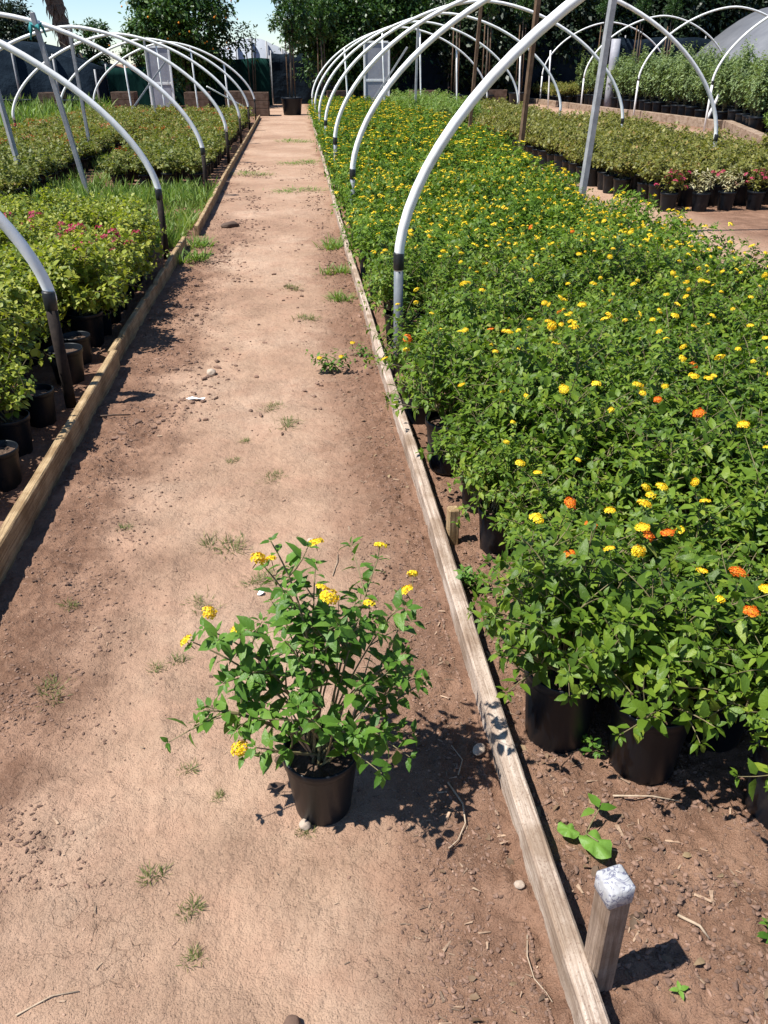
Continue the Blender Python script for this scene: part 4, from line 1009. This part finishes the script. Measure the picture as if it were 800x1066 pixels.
tag(mb.build('grass', 'grass'), 'rough green grass beyond the left tunnel', 'grass', None, 'stuff')

# ------------------------------------------------------------------ the far end: boxes, tubs, panels, fences, nets
def crate(x, y, w, d, h, lab, mat='box'):
    t = empty('planter_box', (x, y, 0)); tag(t, lab, 'planter box')
    mb = MB(); k = 3
    for i in range(k):
        z = h * (i + .5) / k; hh = h / k - .012
        for sx, sy, lx, ly in ((0, -d / 2, w, .03), (0, d / 2, w, .03), (-w / 2, 0, .03, d - .07), (w / 2, 0, .03, d - .07)):
            box_into(mb, (sx, sy, z), (lx, ly, hh), 0, .006)
    mb.build('slat_sides', mat, t, False)
    mb = MB(); box_into(mb, (0, 0, h * .42), (w - .07, d - .07, h * .8), 0, .01); mb.build('soil_fill', 'mix', t, False)
for x, y, w, l in ((-8.2, 31.5, .7, 'brown wooden planter box behind the left tunnel, nearest the grass'), (-5.9, 32, .75, 'brown wooden planter box left of the pale door panel'), (-3.35, 31.5, .8, 'brown wooden planter box right of the left door panel'), (-2.0, 32.4, .9, 'brown planter box at the back of the left tunnel'), (-1.35, 31.0, .85, 'dark brown planter box at the end of the left bed'),
                   (1.6, 32.2, .9, 'brown planter box left of the right door panel'), (4.6, 32.4, .9, 'brown planter box right of the right door panel'), (7.4, 33.4, .9, 'brown planter box behind the olive shrubs')):
    crate(x, y, w, .8, .72, l)
TUB = pot_mesh(.36, .3, .55)
def stake_tree(x, y, hh, lab, tubmat=True):
    t = empty('staked_tree', (x, y, 0)); tag(t, lab, 'tree'); put('tree_tub', TUB, t)
    mb = MB(); tube_into(mb, [(0, 0, .4), (.03, 0, hh * .5), (.0, .02, hh)], [.04, .035, .015], 8); mb.build('trunk', 'bark', t)
    for sx in (-.12, .13):
        mb = MB(); tube_into(mb, [(sx, 0, .3), (sx * .9, 0, hh * .85)], .022, 6); mb.build('stake', 'post', t)
    return t
def crown_mesh(seed, rx, ry, rz_, n_clump, per, leaf, mat, fruit=0, low=-1.0):
    rnd = random.Random(seed); mb = MB(); P, D, U, S = [], [], [], []
    for c in range(n_clump):
        while True:
            v = Vector((rnd.uniform(-1, 1), rnd.uniform(-1, 1), rnd.uniform(low, 1)))
            if .35 < v.length < 1: break
        v *= rnd.uniform(.8, 1.08)
        cen = Vector((v.x * rx, v.y * ry, v.z * rz_)); rc = rnd.uniform(.10, .24) * (rx + rz_) / 2
        for i in range(per):
            o = Vector((rnd.gauss(0, .5), rnd.gauss(0, .5), rnd.gauss(0, .42)))
            P.append(tuple(cen + o * rc)); d = o + Vector((rnd.gauss(0, .5), rnd.gauss(0, .5), rnd.gauss(0, .5) - .2)); D.append(tuple(d)); U.append((o.x + rnd.gauss(0, .3), o.y + rnd.gauss(0, .3), o.z + .8)); S.append(leaf * rnd.uniform(.6, 1.2))
    leaves_into(mb, P, D, U, S, T_QUADW)
    me = mb.mesh('crown', mat)
    fm = None
    if fruit:
        fb = MB(); V0, F0 = CT[0]
        for _ in range(fruit):
            a = rnd.uniform(0, 6.28); ph = rnd.uniform(-.6, .8)
            fb.add(V0 / np.linalg.norm(V0, axis=1, keepdims=True) * .036 + np.array([rx * .98 * math.cos(a) * math.cos(ph), ry * .98 * math.sin(a) * math.cos(ph), rz_ * math.sin(ph)]), [F0])
        fm = fb.mesh('fruit', 'fruit')
    return me, fm
T_QUADW = (np.array([(0, 0, 0), (.28, .45, .05), (0, 1, -.15), (-.28, .45, .05)], dtype=np.float32), np.zeros((0, 3), int), np.array([(0, 1, 2, 3)]))
def tree(x, y, trunk_h, zc, crown, lab, name='tree', s=1.0, rz=0.0, tr=.12):
    t = empty(name, (x, y, 0), rz); tag(t, lab, 'tree')
    mb = MB(); rnd = random.Random(int(x * 7 + y)); top = Vector((rnd.gauss(0, .15), rnd.gauss(0, .15), trunk_h))
    tube_into(mb, [(0, 0, -.1), (.03, 0, trunk_h * .5), tuple(top)], [tr * 1.3, tr, tr * .75], 9)
    for k in range(7):
        a = k * .9 + rnd.uniform(-.3, .3); L = rnd.uniform(.6, 1.2) * s
        q = top + Vector((math.cos(a) * L, math.sin(a) * L, rnd.uniform(.7, 1.8) * s)); tube_into(mb, [tuple(top - Vector((0, 0, .1))), tuple((top + q) / 2 + Vector((0, 0, .15))), tuple(q)], [tr * .55, tr * .35, tr * .1], 6)
    mb.build('trunk', 'bark', t)
    c = put('crown', crown[0], t, (0, 0, zc)); c.scale = (s, s, s)
    if crown[1]: f_ = put('fruit', crown[1], t, (0, 0, zc)); f_.scale = (s, s, s)
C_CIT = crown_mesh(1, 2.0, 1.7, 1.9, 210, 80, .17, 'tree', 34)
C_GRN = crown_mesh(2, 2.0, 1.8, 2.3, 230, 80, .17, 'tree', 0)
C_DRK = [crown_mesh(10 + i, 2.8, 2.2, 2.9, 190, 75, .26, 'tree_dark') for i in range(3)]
C_SML = crown_mesh(5, .8, .7, .9, 40, 60, .14, 'tree', 6)
tree(-4.3, 37.0, 1.2, 2.95, C_CIT, 'broad citrus tree with orange fruit behind the left tunnel', 'citrus_tree', 1.12)
tree(-7.9, 38, 1.2, 2.3, C_SML, 'small citrus tree left of the broad fruiting citrus', 'citrus_tree')
tree(-6.4, 39, 1.2, 2.0, C_SML, 'small citrus tree crowding the broad fruiting citrus', 'citrus_tree', 1.0, 2.0)
tree(1.7, 36.5, 1.0, 2.65, C_GRN, 'dense bright evergreen tree beyond the end of the lane', 'evergreen_tree', 1.0, .6)
tree(3.6, 38.5, 1.0, 3.2, C_GRN, 'dense evergreen tree behind the right door panel', 'evergreen_tree', 1.1, 2.6)
for i, (x, y, s) in enumerate([(5.0, 42, 1.0), (8.2, 41, 1.0), (11.5, 42.5, 1.05), (14.8, 44, 1.05), (18.0, 46, 1.1), (21.5, 47, 1.1), (25.5, 48, 1.15), (6.5, 47, 1.3), (13, 49, 1.35), (19.5, 52, 1.4), (2.8, 45, 1.1), (27, 54, 1.5)]):
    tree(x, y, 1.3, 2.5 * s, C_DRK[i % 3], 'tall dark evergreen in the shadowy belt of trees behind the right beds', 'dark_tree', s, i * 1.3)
for o in [o for o in COL.objects if o.name.startswith('dark_tree')]: o['group'] = 'dark trees behind the right beds'
tree(-13.6, 46, 1.0, 2.0, C_DRK[1], 'dark round tree at the far left beyond the black nets', 'dark_tree', .75, 1)
# potted tree standing at the end of the lane
t = stake_tree(-.13, 31.3, 3.2, 'staked young tree in a black tub at the end of the lane'); c = put('crown', C_SML[0], t, (.1, 0, 2.9)); c.scale = (.9, .9, 1)
t = stake_tree(1.0, 33.5, 3.0, 'staked young tree in a tub right of the lane end'); c = put('crown', C_SML[0], t, (.0, 0, 3.0)); c.scale = (.8, .8, .9)
# slim staked saplings behind the right beds
for i, (x, y) in enumerate([(5.9, 33.2), (7.0, 33.0), (8.9, 35.5), (12.3, 36), (13.7, 35.8), (15.2, 36.4)]):
    t = stake_tree(x, y, 3.4, f'{["first", "second", "third", "fourth", "fifth", "sixth"][i]} slim staked sapling from the left before the dark trees'); c = put('crown', C_SML[0], t, (0, 0, 3.5)); c.scale = (.5, .5, .6)
for x, l in ((-10.9, 'black tub at the far left beyond the left tunnel'), (-9.6, 'black tub beside the terracotta crate'), (-8.9, 'black tub behind the left hoop feet'), (-7.2, 'black tub between planter boxes at left')):
    o = put('black_tub', TUB, None, (x, 30.2, 0)); tag(o, l, 'tub')
mb = MB(); box_into(mb, (0, 0, .2), (1.0, .5, .4), 0, .03); box_into(mb, (0, 0, .41), (1.06, .56, .05), 0, .01); o = mb.build('plastic_crate', 'crate', None, False, (-8.4, 23.5, 0)); tag(o, 'low terracotta coloured crate at the left frame edge', 'crate')
# sapling in front of the pale nets
t = empty('bare_sapling', (-1.75, 38, 0)); tag(t, 'thin sparse sapling against the sky beside the citrus', 'tree')
mb = MB(); r0 = random.Random(4)
for k in range(5):
    a = k * 1.3; tube_into(mb, [(.1 * math.cos(a), .1 * math.sin(a), 0), (.16 * math.cos(a), .16 * math.sin(a), 1.6), (.3 * math.cos(a), .3 * math.sin(a), 2.6 + r0.random() * .5)], [.03, .022, .008], 6)
mb.build('trunk', 'bark', t)
P = [(r0.gauss(-.15, .22), r0.gauss(0, .2), r0.uniform(1.9, 3.0)) for _ in range(170)]; mb = MB(); leaves_into(mb, P, [(r0.gauss(0, 1), r0.gauss(0, 1), r0.gauss(0, .6)) for _ in P], [(r0.gauss(0, .5), r0.gauss(0, .5), 1) for _ in P], [.14] * len(P), T_QUADW); mb.build('crown', 'tree', t)
# palm trunk against the sky
t = empty('palm_tree', (-13.2, 55, 0)); tag(t, 'bare shaggy palm trunk rising against the sky at left', 'palm')
mb = MB(); pts, rr = [], []
for i in range(26):
    z = i * .28; pts.append((.9 * math.sin(z * .34 + .5) * .55 - .11 * z, 0, z)); rr.append(.27 + .07 * math.sin(i * 2.1) + .009 * i)
tube_into(mb, pts, rr, 11)
mb.build('trunk', 'bark', t)
mb = MB(); P, D, U, S = [], [], [], []
for i in range(420):
    k = r0.randrange(8, 26); a = r0.uniform(0, 6.28); p = pts[k]; P.append((p[0] + rr[k] * math.cos(a) * .9, rr[k] * math.sin(a) * .9, p[2])); D.append((math.cos(a) * .6, math.sin(a) * .6, -1)); U.append((math.cos(a), math.sin(a), .5)); S.append(r0.uniform(.3, .75))
leaves_into(mb, P, D, U, S, T_LONG); mb.build('dead_fronds', 'bark', t)
mb = MB()
for i in range(26):
    a = i * 2.4; L = 2.4; base = Vector(pts[-1]); dv = Vector((math.cos(a), math.sin(a), 0)); q = [base + dv * (L * u) + Vector((0, 0, 1.1 * u * (1 - u) * 2.6 - .6 * u)) for u in (0, .25, .5, .75, 1)]
    P, D, U, S = [], [], [], []
    for j in range(40):
        u = .15 + .85 * j / 40; w = u * 4; i0 = min(3, int(w)); pp = q[i0].lerp(q[i0 + 1], w - i0); sd = dv.cross(Vector((0, 0, 1)))
        for sg in (-1, 1): P.append(tuple(pp)); D.append(tuple(sd * sg + dv * .6 - Vector((0, 0, .35)))); U.append((0, 0, 1)); S.append(.6 * (1 - .5 * abs(u - .5)))
    leaves_into(mb, P, D, U, S, T_LONG)
mb.build('crown', 'tree_dark', t)

def cloth_fence(x0, x1, y0, y1, h, mat, lab, name='shade_cloth_fence', posts=True):
    t = empty(name, (x0, y0, 0)); tag(t, lab, 'fence'); L = math.hypot(x1 - x0, y1 - y0); dx, dy = (x1 - x0) / L, (y1 - y0) / L
    k = int(L / .35); mb = MB(); V = []
    for i in range(k + 1):
        s = L * i / k
        for j in range(6):
            z = h * j / 5 + (.16 * noise.noise((s * .7, 0, 1)) if j == 5 else 0); w = .13 * noise.noise((s * 1.1, z * .5, x0))
            for th in (0, .012): V.append((dx * s - dy * (w + th), dy * s + dx * (w + th), z))
    def id_(i, j, s_): return (i * 6 + j) * 2 + s_
    q = []
    for i in range(k):
        for j in range(5):
            q.append((id_(i, j, 0), id_(i + 1, j, 0), id_(i + 1, j + 1, 0), id_(i, j + 1, 0))); q.append((id_(i, j, 1), id_(i, j + 1, 1), id_(i + 1, j + 1, 1), id_(i + 1, j, 1)))
        q.append((id_(i, 5, 0), id_(i + 1, 5, 0), id_(i + 1, 5, 1), id_(i, 5, 1)))
    mb.add(V, [q]); mb.build('cloth', mat, t)
    if posts:
        n = max(1, int(L / 3.5))
        for i in range(n + 1):
            s = L * i / n; mb = MB(); tube_into(mb, [(dx * s - dy * .12, dy * s + dx * .12, -.1), (dx * s - dy * .12, dy * s + dx * .12, h + .1)], .03, 8); mb.build('fence_post', 'galv', t)
cloth_fence(-7.3, -5.2, 36.5, 36.7, 1.45, 'net_green', 'short dark green shade cloth fence beside the black nets')
cloth_fence(-6.15, -1.0, 38.6, 38.6, 1.75, 'net_green', 'dark green shade cloth fence under the citrus tree')
cloth_fence(-.95, 6.8, 39.6, 40.2, 1.95, 'net_black', 'black shade cloth fence behind the end of the lane')
cloth_fence(6.9, 24, 40.2, 43.5, 2.6, 'net_black', 'black shade cloth fence under the belt of dark trees')
def net_house(x, y, w, d, h, mat, lab, rise):
    t = empty('net_house', (x, y, 0)); tag(t, lab, 'net house'); mb = MB(); n = 18; V = []
    for yy in (0, d):
        for i in range(n + 1):
            u = i / n; V.append((w * u, yy, h * .55 + rise * math.sin(math.pi * u) + .05 * noise.noise((u * 9, yy, 1))))
        for i in range(n + 1): V.append((w * i / n, yy, 0))
    m = n + 1; q = [(i, i + 1, 2 * m + i + 1, 2 * m + i) for i in range(n)] + [(m + i, m + i + 1, i + 1, i) for i in range(n)] + [(2 * m + i, 2 * m + i + 1, 3 * m + i + 1, 3 * m + i) for i in range(n)] + [(0, 2 * m, 3 * m, m), (n, m + n, 3 * m + n, 2 * m + n)]
    mb.add(V, [q]); mb.build('net_cover', mat, t)
    for i in range(0, n + 1, 3):
        mb = MB(); u = i / n; tube_into(mb, [(w * u, -.06, 0), (w * u, -.06, h * .55 + rise * math.sin(math.pi * u))], .04, 6); mb.build('frame_post', 'galv', t)
net_house(18.3, 34, 9, 8, 2.4, 'net_grey', 'grey netted shade house behind the tall shrubs at right', 2.6)
net_house(-16.0, 35.0, 8.6, 6, 2.5, 'net_black', 'black netted shade house beyond the left tunnel', 1.0)
net_house(-4.4, 47, 4.6, 8, 3.2, 'net_pale', 'pale netted house seen between the trees beyond the lane', .9)
def door(x, y, w, h, lab):
    t = empty('door_panel', (x, y, 0)); tag(t, lab, 'door')
    mb = MB(); box_into(mb, (0, 0, h / 2), (w, .05, h), 0, .008); mb.build('sheet', 'panel', t, False)
    mb = MB()
    for sx in (-1, 1): box_into(mb, (sx * (w / 2 + .032), 0, h / 2), (.06, .09, h + .06), 0, .006)
    box_into(mb, (0, -.032, h * .5), (w, .012, .07), 0, .003); box_into(mb, (0, 0, h + .033), (w, .09, .06), 0, .006); mb.build('frame', 'pvc', t, False)
    mb = MB(); tube_into(mb, [(w * .36, -.03, h * .47), (w * .36, -.07, h * .47), (w * .36, -.07, h * .54), (w * .36, -.03, h * .54)], .01, 6); mb.build('handle', 'galv', t)
door(-4.35, 30.2, .66, 2.0, 'pale grey upright door panel behind the left tunnel')
door(2.75, 30.4, .75, 2.15, 'pale grey upright door panel behind the lantana tunnel')
post('white_column', (11.8, 33.0, 0), (11.8, 33.0, 2.35), .34, 'panel', 'thick pale column wrapped in plastic behind the thick grey post', 'column', None, True)

# ------------------------------------------------------------------ sky, sun, camera
w = bpy.data.worlds.new('World'); SC.world = w; w.use_nodes = True; nt = w.node_tree
bg = nt.nodes.get('Background') or nt.nodes.new('ShaderNodeBackground')
sky = nt.nodes.new('ShaderNodeTexSky'); sky.sky_type = 'NISHITA'; sky.sun_disc = False
SUN = Vector((-.50, -.12, .88)).normalized()           # direction towards the sun
sky.sun_elevation = math.asin(SUN.z); sky.sun_rotation = math.atan2(SUN.x, SUN.y)
sky.dust_density = 0.0; sky.ozone_density = 6.0; sky.air_density = .9
nt.links.new(sky.outputs[0], bg.inputs[0]); bg.inputs[1].default_value = .085
sl = bpy.data.lights.new('sun', 'SUN'); sl.energy = 5.0; sl.angle = R(.53); sl.color = (1, .965, .90)
so = bpy.data.objects.new('sun', sl); COL.objects.link(so); so.rotation_mode = 'QUATERNION'; so.rotation_quaternion = SUN.to_track_quat('Z', 'Y')
th, ps = R(29.36), R(5.624); s_, c_ = math.sin, math.cos
F = Vector((s_(ps) * c_(th), c_(ps) * c_(th), -s_(th))); Rr = Vector((c_(ps), -s_(ps), 0)); U = Vector((s_(ps) * s_(th), c_(ps) * s_(th), c_(th)))
cam = bpy.data.cameras.new('camera'); co = bpy.data.objects.new('camera', cam); COL.objects.link(co)
mtx = Matrix((Rr, U, -F)).transposed().to_4x4(); mtx.translation = (0, 0, 1.6); co.matrix_world = mtx
cam.sensor_fit = 'VERTICAL'; cam.sensor_height = 24; cam.sensor_width = 18; cam.lens = 24 * 832 / 1066; cam.clip_end = 3000; cam.clip_start = .02
SC.camera = co
SC.view_settings.view_transform = 'Standard'; SC.view_settings.look = 'None'; SC.view_settings.gamma = 1; SC.view_settings.exposure = 0.86
SC.view_settings.use_curve_mapping = False
SC.cycles.max_bounces = 6; SC.cycles.use_denoising = True
print('plants', n_ind, nb_, nr, len(spots), len(far_spots), len(COL.objects))
